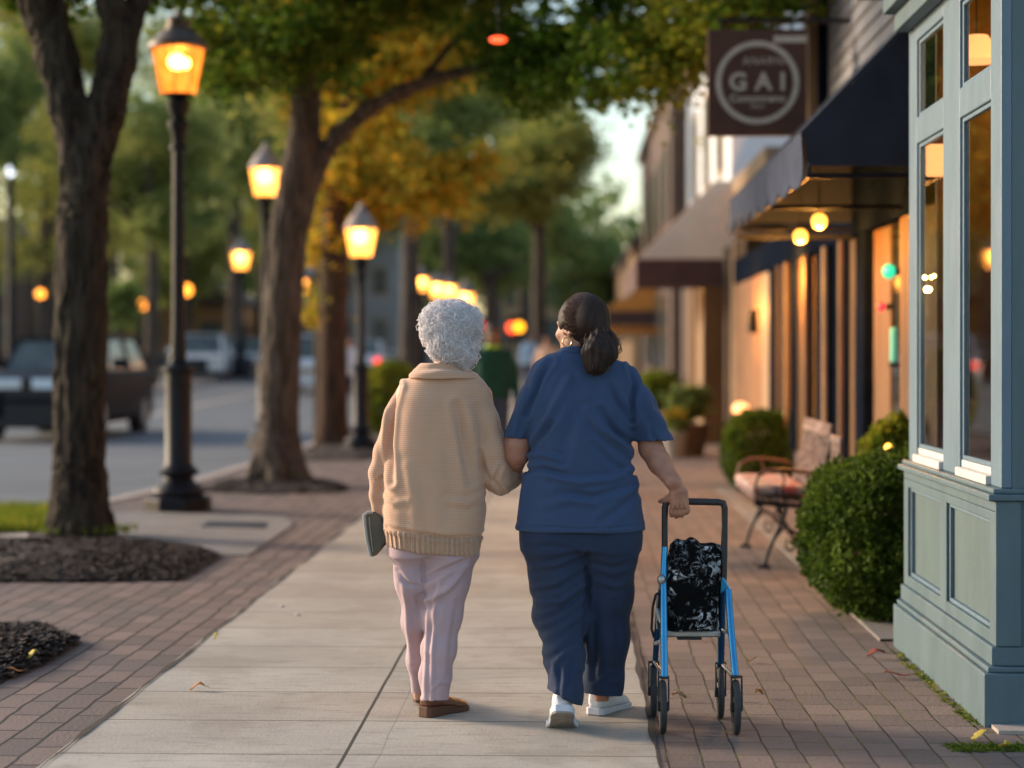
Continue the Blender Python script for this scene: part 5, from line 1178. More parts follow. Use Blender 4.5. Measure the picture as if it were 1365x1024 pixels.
S.plane(P(690,635,YW+.085), (.45,.9,0), .004, lo=P(682,660,YW)-np.array([0,.0,.02]), hi=P(712,600,YW)+np.array([0,.3,0]))
S.cone(P(504,695,YW+.02), P(504,672,YW+.02), .019, .019, .003, op='s')
V, Fc = S.mesh(1)
V = folds(V, Fc, [([(527,640),(521,590),(524,545),(532,515)], YW, -.013, .012), ([(629,640),(622,600),(617,565),(612,540)], YW, -.009, .016), ([(640,612),(632,570),(628,540)], YW, .006, .018),
    ([(560,700),(556,660),(548,620)], YW, .004, .02), ([(600,690),(604,640),(600,590)], YW, -.004, .022), ([(655,640),(645,625),(640,600)], YW, -.006, .010), ([(672,655),(660,640),(668,622)], YW, -.005, .008),
    ([(520,700),(560,706),(600,712),(642,712)], YW, -.006, .008), ([(512,660),(530,668),(548,664)], YW, .004, .012), ([(648,655),(625,668),(600,664)], YW, .005, .013), ([(505,640),(512,634)], YW, -.004, .006)], .006, 7)
hemz = lambda x: P(518,704,YW)[2]-(x-P(518,704,YW)[0])*.085
low = V[:,2] < hemz(V[:,0]); an = np.arctan2(V[:,1]-YW, V[:,0]-P(578,700,YW)[0]); Nn = vnorm(V, Fc)
V = V+Nn*(low*.0022*np.sin(an*46))[:,None]
sw = mk('sweater', V, Fc, m_knit, WR); sw.data.materials.append(m_rib); cz_ = V[Fc[:,0],2]; cx_ = V[Fc[:,0],0]
mi = ((cz_ < hemz(cx_)) & (np.abs(cx_-P(578,700,YW)[0]) < .25)).astype(np.int32); sw.data.polygons.foreach_set('material_index', mi)
S = SDF((C[0]-.2, YW-.2, 1.25), (C[0]+.2, YW+.2, 1.45), .004)
S.stack([sec(484.5,563,612,YW-.006,.064), sec(488,557,619,YW-.006,.078), sec(494,549,629,YW-.006,.096), sec(499,544,637,YW-.006,.108), sec(505,544,641,YW-.006,.116)], .01, n=2.2)
S.cone(P(590,470,YW), P(590,488,YW), .052, .052, .004, op='s')
V, Fc = S.mesh(2); V = folds(V, Fc, [([(548,500),(590,497),(636,500)], YW, .003, .008), ([(556,492),(590,489),(622,492)], YW, -.002, .006)], .002, 14)
co = mk('collar', V, Fc, m_knit, sw)
# trousers
S = SDF((C[0]-.30, YW-.22, .06), (C[0]+.26, YW+.36, .80), .005)
S.stack([sec(715,524,634,YW,.125), sec(738,521,634,YW,.125)], .02)
S.chain(skinpts((548,728,YW,.080),(548,775,YW+.02,.058),(551,831,YW+.07,.040),(554,880,YW+.15,.030),(557.5,935,YW+.21,.027)), .05, 1.25)
S.chain(skinpts((601,725,YW,.098),(601,738,YW,.096),(595,775,YW,.084),(590,817,YW,.071),(585,866,YW-.01,.060),(581,901,YW-.01,.056),(579.5,940,YW-.01,.055)), .035, 1.15)
S.plane(P(580,934,YW), (.02,-.1,-1), 0, lo=(P(562,931,YW)[0],YW-.2,.0), hi=(C[0]+.2,YW+.12,.2)); S.plane(P(557,925,YW+.2), (0,0,-1), 0, lo=(C[0]-.3,YW+.06,.0), hi=(P(572,930,YW)[0],YW+.36,.2))
V, Fc = S.mesh(1)
V = folds(V, Fc, [([(566,800),(575,796),(600,780),(625,752)], YW, .008, .012), ([(568,770),(590,758),(622,744)], YW, -.006, .010), ([(577,930),(579,860),(582,800),(588,775)], YW, .004, .008), ([(572,860),(576,840),(584,815)], YW, -.003, .010), ([(562,925),(565,860),(566,800),(566,745)], YW, -.004, .007),
    ([(600,900),(604,850),(612,800)], YW, -.004, .010), ([(545,890),(543,830),(540,780)], YW, .004, .010), ([(532,760),(545,775),(560,780)], YW, -.005, .009), ([(578,915),(588,905),(598,908)], YW, .003, .007)], .005, 8)
mk('trousers', V, Fc, m_lilac, WR)
h = G(563,957); shoe(WR, (h[0]+.004, h[1]-.025, 0), .62, 0, .245, .098, m_leather, m_leathers, m_leathers, wedge=(.045,.022), hgt=(.095,.050,.040))
h = G(562,944.5); shoe(WR, (h[0]-.002, h[1]+.0, 0), .05, .12, .245, .098, m_leather, m_leathers, m_leathers, wedge=(.045,.022), hgt=(.095,.050,.040))
# purse
PY = YW-.015; pc = P(498,712,PY)
t = thing('purse', 'flat grey-green clutch purse with pale edge held at the side of the beige sweater', 'purse', P(496,744,PY))
poly = [(485,686),(489,683),(499,682.5),(508,690),(515.5,716),(514,722),(496,743),(493.5,741),(489,722)]
m = MB(); m.extr([P(x,y,PY) for x, y in poly], (.012,.055,0)); m.build('body', m_purse, t, bevel=.010, smooth=True)
m = MB(); m.tube([P(x,y,PY-.001) for x, y in ((497,683.5),(490,683.5),(485.5,687),(486.5,700),(489.5,722),(494,741),(497,742))], [.004,.006,.007,.006,.006,.005,.003], 8); m.build('trim', m_purse2, t, smooth=True)
m = MB(); m.tube([P(x,y,PY-.003) for x, y in ((492,690),(494,712),(497,736))], .0016, 6); m.build('zip', m_alu, t, smooth=True)

# ---------------------------------------------------------------- caregiver
YC = 7.42
CR = thing('person', 'ponytailed person in blue medical scrubs pulling the walking frame', 'person', (P(775,470,YC)[0], YC, 0), 0, 'pair walking arm in arm')
C = P(775, 431, YC+.01); BARY = 7.335
S = SDF((C[0]-.36, YC-.40, .06), (C[0]+.50, YC+.42, 1.64), .0042)
yaw = .86; f, rt, up = head(S, C, yaw, .98)
S.cone(P(771,450,YC+.01), P(770,480,YC-.01), .050, .060, .03)
S.stack([sec(476,745,800,YC,.075), sec(500,724,822,YC,.085), sec(560,722,822,YC,.11), sec(640,712,834,YC,.13), sec(685,718,826,YC,.12), sec(705,735,812,YC,.10)], .03)
S.chain(skinpts((724,510,YC,.038),(694,575,YC-.003,.044),(690,592,YC-.005,.047),(690,606,YC,.045)), .015); S.chain(skinpts((690,606,YC,.043),(681,634,YC+.14,.033),(676,642,YC+.22,.024)), .012)
hand(S, P(676,642,YC+.22), (-.55,.8,-.1), (-.1,.1,1), (.9,.45,0), (.8,.7,.5), 1.0)
S.chain(skinpts((832,512,YC,.038),(862,575,YC-.005,.044),(868,598,YC-.01,.046)), .015); S.chain(skinpts((868,598,YC-.01,.047),(880,618,YC-.03,.044),(897,642,BARY-.03,.030),(904,653,BARY-.028,.0235)), .012)
w0 = P(905.5,653.5,BARY-.028); hand(S, w0, (.02,.12,-1), (-1,-.05,.02), (0,-1,-.05), (1.15,1.25,.6), .98, thumb=(.72,.55,-.62), tcurl=1.0)
# raised tendons / veins of the hand and forearm
for o_ in (.024,.008,-.010,-.026): S.cone(w0+np.array([-o_*.6,-.012,-.012]), w0+np.array([-o_,-.013,-.066]), .0035, .0045, .006)
S.chain(skinpts((742,725,YC,.075),(748,822,YC-.03,.050),(753,890,YC-.19,.032),(752,926,YC-.265,.028)), .02); S.chain(skinpts((808,725,YC,.075),(808,830,YC+.05,.050),(801,932,YC+.085,.030)), .02)
V, Fc = S.mesh(1); mk('body', V, Fc, m_skin, CR); eyes(C, f, rt, up, CR, .98)
# hair
tie = P(800,443,YC-.085)
S = SDF(C-.17, C+.17, .004); R_ = rotz(yaw); S.ell(C-f*.010+up*.006, (.087,.106,.108), .02, R=R_); S.ell(P(789,428,YC-.02), (.066,.085,.085), .03); S.ell(tie+np.array([0,.02,0]), (.032,.04,.026), .03)
S.ell(C+f*.125-up*.045, (.070,.085,.105), .018, 's', R=R_); S.ell(C-rt*.092-up*.052+f*.02, (.036,.040,.045), .012, 's', R=R_); S.plane(P(780,455,YC), (-.35,.45,-1), .02)
V, Fc = S.mesh(2); hr = mk('hair', V, Fc, m_hairb, CR)
m = MB(); r = np.random.default_rng(9); dt = tie-C; rr_ = np.array([.089,.108,.110])
def ellp(d, k=1.0): 
    q = R_.T@d; q = q/np.linalg.norm(q); return C-f*.010+up*.006+R_@(q*rr_)*k
for i in range(620):
    a = r.random()*2*PI; rad = .5+1.1*r.random()
    side = np.cos(a)*rt+np.sin(a)*up; d0 = f*.25+side*rad*1.1
    if (R_.T@d0)[2] < -.35 : continue
    dirn = [d0/np.linalg.norm(d0)*(1-s_)+dt/np.linalg.norm(dt)*s_ for s_ in np.linspace(0,1,9)]
    pts = [ellp(d, 1.0+.006*r.random()) for d in dirn]
    if min(p_[2] for p_ in pts) < C[2]-.075: continue
    if any(((p_-(C+f*.125-up*.045))@R_/np.array([.070,.085,.105])**1)@(((p_-(C+f*.125-up*.045))@R_)/np.array([.070,.085,.105])) < 1.0 for p_ in pts[:3]): continue
    pts[-1] = tie+r.standard_normal(3)*.006; m.tube(pts, [.0008]+[.0019]*7+[.0010], 3, cap=False)
m.build('strands', m_strand, hr, smooth=True, fix=False)
MB().torus(tie+np.array([0,-.008,-.008]), .018, .006, 'z', 20, 8).build('hair_tie', m_hairtie, hr, smooth=True)
S = SDF(P(760,505,YC-.2), P(835,430,YC+.08), .004)
S.chain([(tie+np.array([0,-.01,-.005]),.022),(P(799,458,YC-.125),.046),(P(797,472,YC-.14),.060),(P(795,484,YC-.145),.046)], .02, .8); S.ell(P(812,470,YC-.13), (.035,.035,.042), .02)
V, Fc = S.mesh(1); Nn = vnorm(V, Fc); V = V+Nn*(.005*vnoise(V*np.array([1,1,.18]), 75)+.004*vnoise(V*np.array([1,1,.4])+.3*vnoise(V,9)[:,None], 30))[:,None]
pt = mk('ponytail', V, Fc, m_hairb, CR); m = MB()
for i in range(560):
    a = r.random()*2*PI; e = r.random(); bx = math.cos(a); by = math.sin(a); w_ = .064*(.75+.25*r.random()); cw = .5+.5*r.random()
    end = P(796+10*r.standard_normal(), 489+6*r.random(), YC-.135); wig = r.standard_normal(3)*.009
    pts = []
    for s_ in np.linspace(0,1,8):
        env = math.sin(min(1, s_*1.15+.12)*PI)**.7 if s_ < .85 else .45
        cx0 = tie*(1-s_)+P(797,492,YC-.14)*s_; pts.append(cx0+np.array([bx*w_*env*1.05+.004*s_, by*w_*.75*env-.01, 0])+wig*math.sin(s_*5+a*3))
    m.tube(pts, [.0012]*3+[.0021]*3+[.0012,.0005], 3, cap=False)
m.build('strands', m_strand, pt, smooth=True, fix=False)
e = C-rt*.083-up*.058; MB().torus(e+np.array([0,0,-.014]), .017, .0028, 'y', 24, 6).build('earring', m_gold, CR, smooth=True)
# scrub top
S = SDF((C[0]-.37, YC-.25, .66), (C[0]+.40, YC+.26, 1.46), .005)
S.stack([sec(463,750,780,YC-.005,.058), sec(467,745,786,YC,.065), sec(472,736,806,YC,.075), sec(480,722,824,YC,.088), sec(490,713,838,YC,.10), sec(505,707,843,YC,.118), sec(530,705,843,YC,.138), sec(560,704.5,842,YC,.15), sec(600,705,844,YC,.155), sec(640,696,850,YC,.162), sec(680,691,856,YC,.168), sec(705,687.5,860,YC,.17)], .02, n=2.4)
S.chain(skinpts((728,500,YC,.060),(709,535,YC,.056),(686,588,YC-.003,.049)), .025, 1.25)
S.chain(skinpts((829,506,YC,.060),(850,540,YC,.066),(874,592,YC-.005,.073)), .025, 1.1)
for a, b_, c_, rr0 in (((686,584),(709,535),(-34,-11),.044), ((874,588),(850,540),(50,-25),.060)):
    A = P(*a, YC-.003); B = P(*b_, YC); ax_ = A-B
    # hem plane runs along the photographed sleeve edge
    e_ = P(a[0]+c_[0], a[1]-(c_[1] if a[0] < 700 else c_[1]), YC)-A
    nr = np.array([-(e_[2]), 0, e_[0]]); nr = nr if nr@ax_ > 0 else -nr
    nr = nr/np.linalg.norm(nr)*.5+ax_/np.linalg.norm(ax_)*.5
    lo = A-np.array([.11,.13,.12]); hi = A+np.array([.11 if a[0] > 700 else .045,.13,.06])
    if a[0] > 700: lo[0] = P(846,590,YC)[0]
    S.plane(A, nr, .002, lo=lo, hi=hi); S.cone(A+ax_*.35, A-ax_*.35, rr0, rr0*.9, .003, 1.0, op='s')
V, Fc = S.mesh(1)
V = folds(V, Fc, [([(703,552),(712,528),(722,500),(735,482)], YC, -.010, .011), ([(712,585),(728,560),(745,530),(758,505)], YC, .007, .013), ([(706,600),(722,580),(735,562)], YC, -.006, .010),
    ([(843,560),(841,535),(846,510),(838,490)], YC, -.011, .010), ([(838,560),(822,535),(812,515)], YC, -.008, .011), ([(780,545),(800,570),(825,590),(845,606)], YC, .008, .013), ([(800,545),(820,575),(842,590)], YC, -.008, .011), ([(790,590),(815,615),(840,632)], YC, -.005, .012),
    ([(705,606),(725,604),(748,610)], YC, .006, .010), ([(698,628),(725,622),(755,630)], YC, -.006, .010), ([(730,632),(770,640),(815,636),(846,622)], YC, .006, .012), ([(745,652),(790,658),(840,645)], YC, -.006, .012), ([(720,672),(760,662),(790,668)], YC, .004, .014),
    ([(695,690),(700,660),(705,640)], YC, .005, .012), ([(800,690),(830,670),(852,655)], YC, -.005, .014), ([(770,520),(762,560),(750,600)], YC, -.005, .022), ([(865,560),(870,580),(878,590)], YC, -.005, .010), ([(858,520),(866,545),(885,565)], YC, .006, .014), ([(700,520),(692,550),(684,575)], YC, .005, .012),
    ([(690,700),(730,697),(780,700),(856,697)], YC, -.0025, .004), ([(752,470),(766,473),(784,470)], YC, -.003, .004)], .0055, 6)
mk('scrub_top', V, Fc, m_scrub, CR)
# scrub trousers
FK = 1.15
S = SDF((C[0]-.27, YC-.42, .04), (C[0]+.27, YC+.30, .86), .005)
S.stack([sec(690,700,848,YC,.145), sec(715,699.5,853,YC,.148), sec(728,702,850,YC,.146)], .02)
S.chain(skinpts((738,702,YC,.112),(740,725,YC,.110),(745,768,YC-.005,.103),(748,819,YC-.03,.095),(752,873,YC-.13,.072),(753.5,925,YC-.24,.056),(754,950,YC-.25,.056)), .05, 1.15)
S.chain(skinpts((813,702,YC,.114),(813,725,YC,.106),(813,756,YC+.01,.090),(812,790,YC+.03,.088),(807,850,YC+.06,.084),(802,912,YC+.08,.075),(801.5,935,YC+.08,.074)), .05, 1.15)
S.plane(P(754,931,YC-.25), (-.46,-.12,-1), 0, lo=(C[0]-.27,YC-.42,.0), hi=(P(779,930,YC)[0],YC-.08,.26)); S.plane(P(802,924,YC+.08), (-.12,0,-1), 0, lo=(P(770,930,YC)[0],YC-.075,.0), hi=(C[0]+.27,YC+.3,.26))
S.cone(P(754,950,YC-.25), P(753.5,918,YC-.24), .046, .046, .003, op='s'); S.cone(P(802,940,YC+.08), P(802,905,YC+.08), .064, .064, .003, op='s')
V, Fc = S.mesh(1)
V = folds(V, Fc, [([(783,735),(782,790),(779,840),(777,875)], YC, -.012, .011), ([(712,752),(740,748),(778,732)], YC, .008, .010), ([(715,786),(745,778),(779,756)], YC, -.009, .010), ([(716,800),(748,796),(780,772)], YC, .008, .010), ([(718,822),(745,810),(777,784)], YC, -.008, .010), ([(722,845),(750,830),(776,812)], YC, .007, .011),
    ([(726,870),(748,856),(774,840)], YC, -.006, .010), ([(735,905),(742,880),(755,865)], YC-.2, .006, .010), ([(755,915),(760,890),(768,870)], YC-.2, -.006, .009), ([(745,925),(747,900),(742,880)], YC-.2, -.005, .008),
    ([(790,745),(815,752),(842,746)], YC, -.007, .010), ([(795,770),(820,778),(842,770)], YC, .006, .012), ([(800,800),(806,850),(804,900)], YC, .006, .016), ([(820,800),(824,850),(820,900)], YC, -.007, .014), ([(790,830),(792,870),(790,905)], YC, -.006, .010), ([(800,905),(812,895),(824,898)], YC, .004, .008), ([(710,725),(735,722),(760,726)], YC, -.005, .010)], .0075, 7)
mk('scrub_trousers', V, Fc, m_scrubp, CR)
b_ = G(749,973); shoe(CR, (b_[0]+.004, b_[1]-.165, .0), -.03, .50, .265, .118, m_shoe, m_solew, m_sole, wedge=(.030,.024), hgt=(.125,.075,.050))
h = G(795,954.5); shoe(CR, (h[0]-.012, h[1]-.035, 0), .45, .02, .262, .112, m_shoe, m_solew, m_sole, wedge=(.030,.024), hgt=(.125,.075,.050))
# ---------------------------------------------------------------- walking frame
t = thing('walking_frame', 'folding blue and black wheeled walking frame pulled along on the bricks', 'walking frame', (P(925,470,7.34)[0], 7.34, 0))
Q = P
m = MB(); m.tube([Q(886,730,BARY),Q(886,690,BARY),Q(886.5,676,BARY),Q(888,670,BARY),Q(893,668.5,BARY),Q(925,668.8,BARY),Q(958,669.5,BARY),Q(964,671,BARY),Q(966,678,BARY),Q(966,700,BARY)], [.0115,.0115,.0125,.0135,.013,.013,.013,.0135,.0125,.0115], 12)
m.build('handle', m_blackm, t, smooth=True)
MB().tube([Q(966,700,BARY),Q(965,735,BARY),Q(964.5,775,BARY)], [.0115,.0135,.0125], 12).build('upright', m_blackm, t, smooth=True)
NY, FY = 7.19, 7.50
MB().tube([Q(886,729,BARY),Q(884.5,775,BARY-.02),Q(885.5,905,NY)], [.0115,.0135,.0135], 12).build('frame_tube', m_blue, t, smooth=True)
MB().tube([Q(970.5,786,BARY-.02),Q(975,845,7.25),Q(980.5,904,NY)], [.0135,.0135,.0135], 12).build('frame_tube', m_blue, t, smooth=True)
MB().tube([Q(963,775,BARY),Q(962,820,BARY+.05),Q(960.5,903,FY)], [.012,.0145,.013], 12).build('rear_tube', m_blue2, t, smooth=True)
MB().tube([Q(882,780,BARY),Q(877,830,BARY+.07),Q(872,900,FY)], [.011,.012,.011], 12).build('rear_tube', m_blue2, t, smooth=True)
m = MB(); m.extr([Q(962,769,BARY-.02),Q(966,771,BARY-.02),Q(973,784,BARY-.02),Q(972,790,BARY-.02),Q(964,789,BARY-.02),Q(960,792,BARY-.02)], (0,.03,0)); m.build('hinge', m_blue, t, bevel=.004)
m = MB(); m.ball(Q(882,773,BARY-.025), .017, 12, (1,1,1.3)); m.tube([Q(884,785,BARY-.02),Q(880,783,BARY-.03)], .008, 8); m.build('brake_knob', m_alu, t, smooth=True)
m = MB(); a = Q(888,840,BARY-.0); b_ = Q(960,849,BARY-.0); m.box(a[0],b_[0],BARY-.02,BARY+.22,b_[2],a[2]); m.build('seat_bar', m_alu, t, bevel=.006)
m = MB(); a = Q(903,850,BARY); b_ = Q(935,852,BARY); m.box(a[0],b_[0],BARY-.01,BARY+.12,b_[2]-.002,b_[2]+.006); m.build('strap', m_rubber, t)
m = MB()
m.tube([Q(880,789,7.30),Q(874,793,7.34),Q(870,810,7.38),Q(868.5,838,7.42),Q(872,850,7.44)], .005, 8); m.tube([Q(885,790,7.3),Q(878,800,7.33),Q(876,825,7.36),Q(881,850,7.3)], .004, 8)
m.build('brake_cable', m_rubber, t, smooth=True)
m = MB(); m.tube([Q(876,812,7.34),Q(882,830,7.31)], .009, 8); m.tube([Q(877,795,7.34),Q(876,838,7.36)], .006, 8); m.build('brake_lever', m_alu, t, smooth=True)
for a_, b_, r_ in ((Q(884,900,NY),Q(871,880,FY),.006),(Q(978,900,NY),Q(962,885,FY),.008),(Q(881,855,7.25),Q(874,858,7.45),.009),(Q(976,845,7.25),Q(963,840,7.4),.009)): MB().tube([a_, b_], r_, 8).build('side_strut', m_alu, t, smooth=True)
for px, Yw, r_ in ((883.5,NY,.097),(981,NY-.02,.100),(870.5,FY,.100),(959.5,FY-.02,.100)):
    x = P(px,900,Yw)[0]; w = MB().torus((x,Yw,r_), r_-.011, .0125, 'x', 36, 10).build('wheel', m_rubber, t, smooth=True)
    m = MB(); m.disc((x,Yw,r_), .018, .04, 'x', 16)
    for i in range(5):
        an = 2*PI*i/5+.3; m.tube([(x,Yw,r_),(x,Yw+(r_-.02)*math.cos(an),r_+(r_-.02)*math.sin(an))], .006, 6)
    m.build('hub', m_plastic, w)
    m = MB(); sx = .019; m.extr([(x-sx,Yw-.018,r_-.012),(x-sx,Yw+.018,r_-.012),(x-sx,Yw+.012,2*r_+.008),(x-sx,Yw-.012,2*r_+.008)], (.005,0,0)); m.extr([(x+sx,Yw-.018,r_-.012),(x+sx,Yw+.018,r_-.012),(x+sx,Yw+.012,2*r_+.008),(x+sx,Yw-.012,2*r_+.008)], (.005,0,0)); m.box(x-sx,x+sx+.005,Yw-.013,Yw+.013,2*r_+.0085,2*r_+.016); m.build('fork', m_rubber, t, bevel=.002)
S = SDF(Q(880,850,BARY-.10), Q(972,705,BARY+.14), .0045); BY_ = BARY+.015
S.stack([sec(838.5,891,956,BY_,.060), sec(820,889,957,BY_,.070), sec(780,888.5,959.5,BY_,.072), sec(748,889,961,BY_,.062), sec(735,890.5,961,BY_,.050), sec(727,895,960,BY_,.036)], .01, n=3.2)
S.ell(Q(905,728,BY_), (.030,.034,.030), .012); S.ell(Q(922,728,BY_), (.028,.034,.031), .012); S.ell(Q(950,733,BY_), (.034,.034,.024), .012)
V, Fc = S.mesh(1); Nn = vnorm(V, Fc); V = V+Nn*(.006*vnoise(V,22)+.003*vnoise(V,55))[:,None]
tt = mk('bag', V, Fc, m_bag, None, org=Q(925,839,BY_)); tag(tt, 'black bag with white marbled print hung on the blue walking frame', 'bag')

# ---------------------------------------------------------------- distant pedestrians
def pedestrian(label, px, Y, rz, h, shirt, trs, skin, hairm, longs=True, collar=None, step=.12):
    g = H(Y); t = thing('person', label, 'person', (P(px,470,Y)[0], Y, g), rz); s = h/1.75
    V3 = lambda x, y, z: np.array([x,y,z])*s
    S = SDF((-.42*s,-.35*s,.0), (.42*s,.35*s,h+.05), .011); head(S, V3(0,0,1.64), 0, .98*s)      # face towards local +y
    S.cone(V3(0,-.01,1.56), V3(0,-.01,1.42), .055*s, .06*s, .03); S.chain([(V3(0,-.01,1.40),.10*s),(V3(0,0,1.2),.12*s),(V3(0,0,.98),.12*s)], .05)
    for sg in (-1,1):
        S.chain([(V3(sg*.09,0,.95),.09*s),(V3(sg*.10,sg*step*.6,.50),.055*s),(V3(sg*.10,sg*step-.02,.09),.035*s)], .03); S.cone(V3(sg*.10,sg*step-.04,.05), V3(sg*.11,sg*step+.15,.03), .035*s, .03*s, .02)
        S.chain([(V3(sg*.17,-.01,1.40),.05*s),(V3(sg*.25,-.02,1.13),.04*s),(V3(sg*.27,-.10*sg*.5+.05,.90),.028*s)], .02); hand(S, V3(sg*.27,-.05*sg+.05,.89), (0,.15,-1), (-sg*.2,1,.1), (sg,.2,0), (.3,.4,.3), s)
    V, Fc = S.mesh(1); mk('body', V, Fc, skin, t, local=True)
    S = SDF((-.42*s,-.3*s,.8*s), (.42*s,.3*s,1.55*s), .011); S.stack([tuple(np.array(a)*s) for a in ((1.50,0,-.01,.07,.07),(1.45,0,-.01,.15,.09),(1.38,0,-.01,.20,.115),(1.2,0,0,.20,.135),(.98,0,0,.20,.14),(.90,0,0,.20,.14))], .03)
    for sg in (-1,1): S.chain([(V3(sg*.17,-.01,1.40),.068*s),(V3(sg*.25,-.02,1.13),.055*s)]+([(V3(sg*.27,-.05*sg*.8+.05,.93),.042*s)] if longs else []), .03)
    V, Fc = S.mesh(1); V = V+vnorm(V,Fc)*(.008*vnoise(V,8))[:,None]; o = mk('shirt', V, Fc, shirt, t, local=True)
    if collar: MB().torus(V3(0,.005,1.485), .072*s, .022*s, 'z', 20, 8).build('collar', collar, o, True, smooth=True)
    S = SDF((-.3*s,-.35*s,.05*s), (.3*s,.35*s,1.0*s), .011); S.stack([tuple(np.array(a)*s) for a in ((.97,0,0,.17,.12),(.86,0,0,.18,.125))], .03)
    for sg in (-1,1): S.chain([(V3(sg*.09,0,.90),.10*s),(V3(sg*.10,sg*step*.6,.50),.075*s),(V3(sg*.10,sg*step-.02,.10),.062*s)], .02)
    V, Fc = S.mesh(1); V = V+vnorm(V,Fc)*(.008*vnoise(V,9))[:,None]; mk('trousers', V, Fc, trs, t, local=True)
    S = SDF((-.16*s,-.2*s,1.4*s), (.16*s,.2*s,h+.06), .009); S.ell(V3(0,-.012,1.655), (.088*s,.104*s,.108*s), .01); S.ell(V3(0,.125,1.60), (.075*s,.09*s,.11*s), .015, 's'); S.plane(V3(0,0,1.575), (0,.3,-1), .02)
    V, Fc = S.mesh(1); V = V+vnorm(V,Fc)*(.006*vnoise(V,30))[:,None]; mk('hair', V, Fc, hairm, t, local=True)
    m = MB()
    for sg in (-1,1): m.ball((sg*.105*s, (sg*step+.05)*s, .045*s), .055*s, 12, (.85,2.2,.8))
    m.build('shoe', m_leathers, t, True, smooth=True); return t
m_greenk = cloth('green_jumper', (.012,.060,.042), (.010,.045,.032)); m_neon = cloth('light_green_shirt', (.30,.55,.06), (.25,.45,.05)); m_jean = cloth('jeans', (.05,.07,.12), (.04,.055,.10)); m_ltblue = cloth('light_blue_shirt', (.35,.5,.68), (.3,.45,.6)); m_peach = cloth('peach_shirt', (.75,.45,.30), (.65,.4,.25)); m_pale = cloth('pale_shirt', (.6,.6,.62), (.5,.5,.52))
pedestrian('dark-haired person in a dark green jumper, coming the other way between the pair', 657, 21.5, PI, 1.72, m_greenk, m_jean, m_skin3, m_hairk, collar=m_neon)
pedestrian('distant person in a light blue shirt seen beside the caregiver, far down the path', 706, 52, 0, 1.70, m_ltblue, m_jean, m_skin3, m_hairk)
pedestrian('distant person in a peach top just left of the caregiver, far down the path', 729, 44, PI, 1.66, m_peach, m_brown, m_skin, m_hairb)
pedestrian('distant person in a pale shirt by the third lamp post near the road', 466, 40, PI, 1.70, m_pale, m_jean, m_skin, m_hairk)
# ---------------------------------------------------------------- litter
m_lfo = M('leaf_orange', (.42,.18,.04), .7, c2=(.30,.12,.03), scale=60); m_lfy = M('leaf_yellow', (.55,.42,.06), .7, c2=(.45,.30,.05), scale=60); m_lfr = M('leaf_red', (.24,.04,.03), .7, c2=(.18,.035,.025), scale=60); m_lfb = M('leaf_tan', (.34,.20,.10), .8, c2=(.2,.11,.05), scale=60); m_pebble = M('white_pebble', (.6,.58,.55), .7)
def fallen(px, py, s, rz, mat, label, z=.012):
    p = G(px, py); z += H(p[1]); n = 9; V = []; 
    for i in range(n+1):
        f_ = i/n; w = s*.30*math.sin(f_*PI)**.8*(1+.25*math.sin(i*2.3+px)); zz = .012*math.sin(f_*PI*1.3+px)+.010*f_
        x = (f_-.5)*s; V += [(x,-w,zz+.012*abs(math.sin(px*3))),(x,0,zz),(x,w,zz+.012*abs(math.cos(px)))]
    V += [(.5*s+.35*s,.02*s,.004)]; Fc = []
    for i in range(n):
        for k in (0,1): Fc.append((3*i+k, 3*i+3+k, 3*i+4+k, 3*i+1+k))
    c, s_ = math.cos(rz), math.sin(rz); V = [(x*c-y*s_, x*s_+y*c, zz+.003) for x, y, zz in V]
    mb = MB(); mb.add(V, Fc); mb.tube([V[3*n+1], tuple((np.array(V[3*n+1])+np.array(V[-1]))/2+np.array([0,0,.004])), V[-1]], .0012, 4)
    o = mb.build('fallen_leaf', mat, None, True, smooth=True); o.location = (p[0], p[1], z); so = o.modifiers.new('solid', 'SOLIDIFY'); so.thickness = .0008; tag(o, label, 'leaf', 'fallen leaves on the pavement')
fallen(263,923,.060,.1,m_lfo,'curled orange leaf on the concrete at lower left')
fallen(288,854,.032,1.0,m_lfy,'tiny yellow leaf near the left edge of the concrete')
fallen(918,856,.055,.2,m_lfb,'tan curled leaf on the bricks under the walking frame')
fallen(1001,884,.050,2.9,m_lfb,'brown leaf on the bricks just right of the walking frame')
fallen(1012,931,.040,.6,m_lfo,'small brownish orange leaf right of the near wheel')
fallen(1195,905,.11,.1,m_lfr,'long dark red leaf near the foot of the teal shop')
fallen(1168,878,.09,.3,m_lfr,'dark red leaf farther up beside the teal plinth')
fallen(1305,988,.075,.4,m_lfy,'yellow leaf by the teal corner, farther one')
fallen(1340,1000,.070,1.4,m_lfy,'yellow-green leaf by the teal corner, at the bottom right')
fallen(978,935,.045,2.2,m_lfb,'brown leaf beside the near right wheel')
fallen(905,935,.060,-.3,m_lfb,'flat tan leaf between the left and right wheels')
fallen(1006,758,.05,.5,m_lfb,'brown leaf under the bench')
fallen(42,890,.05,.9,m_lfy,'yellow leaf on the mulch at the lower left edge', .05)
fallen(20,905,.06,.2,m_lfo,'orange-brown leaf at the mulch edge, lower left corner', .03)
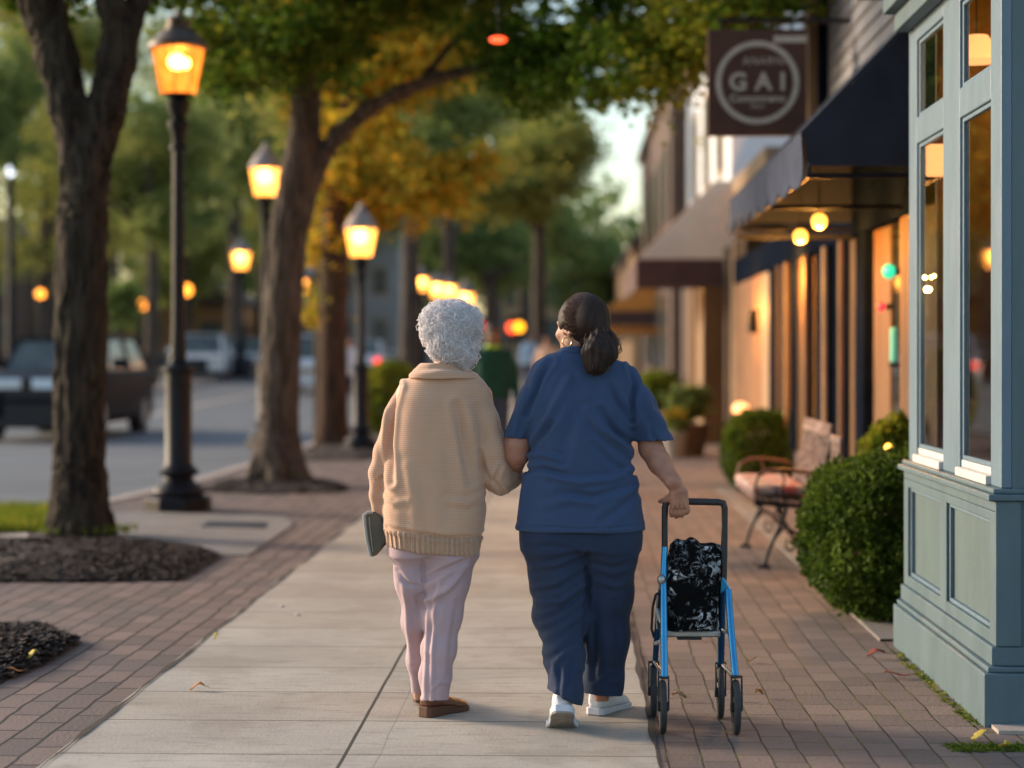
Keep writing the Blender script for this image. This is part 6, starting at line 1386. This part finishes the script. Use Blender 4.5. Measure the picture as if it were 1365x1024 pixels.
for px, py in ((397,822),(376,811)):
    p = G(px,py); tag(MB().ball((p[0],p[1],.012), .011, 10, (1.3,1,.6)).build('pebble', m_pebble, None, org=(p[0],p[1],0), smooth=True), 'small white pebble on the concrete, '+('nearer of two' if px == 397 else 'farther of two'), 'pebble')
# ================================================================== LIGHT
w = bpy.data.worlds.new('World'); scene.world = w; w.use_nodes = True; t = w.node_tree; bg = t.nodes['Background']
sky = t.nodes.new('ShaderNodeTexSky'); sky.sky_type = 'NISHITA'; sky.sun_disc = False
SUN_EL, SUN_AZ = math.radians(17), math.radians(-68)       # azimuth from +Y towards +X
sky.sun_elevation = SUN_EL; sky.sun_rotation = SUN_AZ; sky.altitude = 50; sky.air_density = 1.2; sky.dust_density = 1.5; sky.ozone_density = 1.5
t.links.new(sky.outputs[0], bg.inputs[0]); bg.inputs[1].default_value = .13
sd = bpy.data.lights.new('sun', 'SUN'); sd.energy = 2.2; sd.angle = math.radians(12); sd.color = (1,.78,.58)
so = bpy.data.objects.new('sun', sd); COL.objects.link(so)
dirv = Vector((math.sin(SUN_AZ)*math.cos(SUN_EL), math.cos(SUN_AZ)*math.cos(SUN_EL), math.sin(SUN_EL)))
so.rotation_euler = dirv.to_track_quat('Z', 'Y').to_euler(); so.location = (-20, 10, 20)
def glow(name, loc, e, c=(1,.42,.08), r=.05):
    d = bpy.data.lights.new(name, 'POINT'); d.energy = e; d.color = c; d.shadow_soft_size = r; o = bpy.data.objects.new(name, d); COL.objects.link(o); o.location = tuple(float(v) for v in loc)
p = P(1067,315,14.4); glow('bulb_light', p-np.array([0,0,.08]), 34); p = P(1092,295,13.0); glow('bulb_light', p-np.array([0,0,.08]), 34)
glow('shop_interior_light', (2.25,8.5,2.7), 16); glow('siding_fill', (1.85,22.9,1.9), 30); glow('awning_fill', (1.9,31.5,2.5), 80); glow('storefront_fill', (1.9,18.5,2.1), 55)  # unseen fill points added to warm siding, tan awning shop and storefront
p = P(238,95,17.2); glow('lamp_light', (p[0],17.2,4.0), 12, r=.1)
vs = scene.view_settings; vs.view_transform = 'Standard'; vs.look = 'None'; vs.exposure = 1.25; vs.gamma = 1
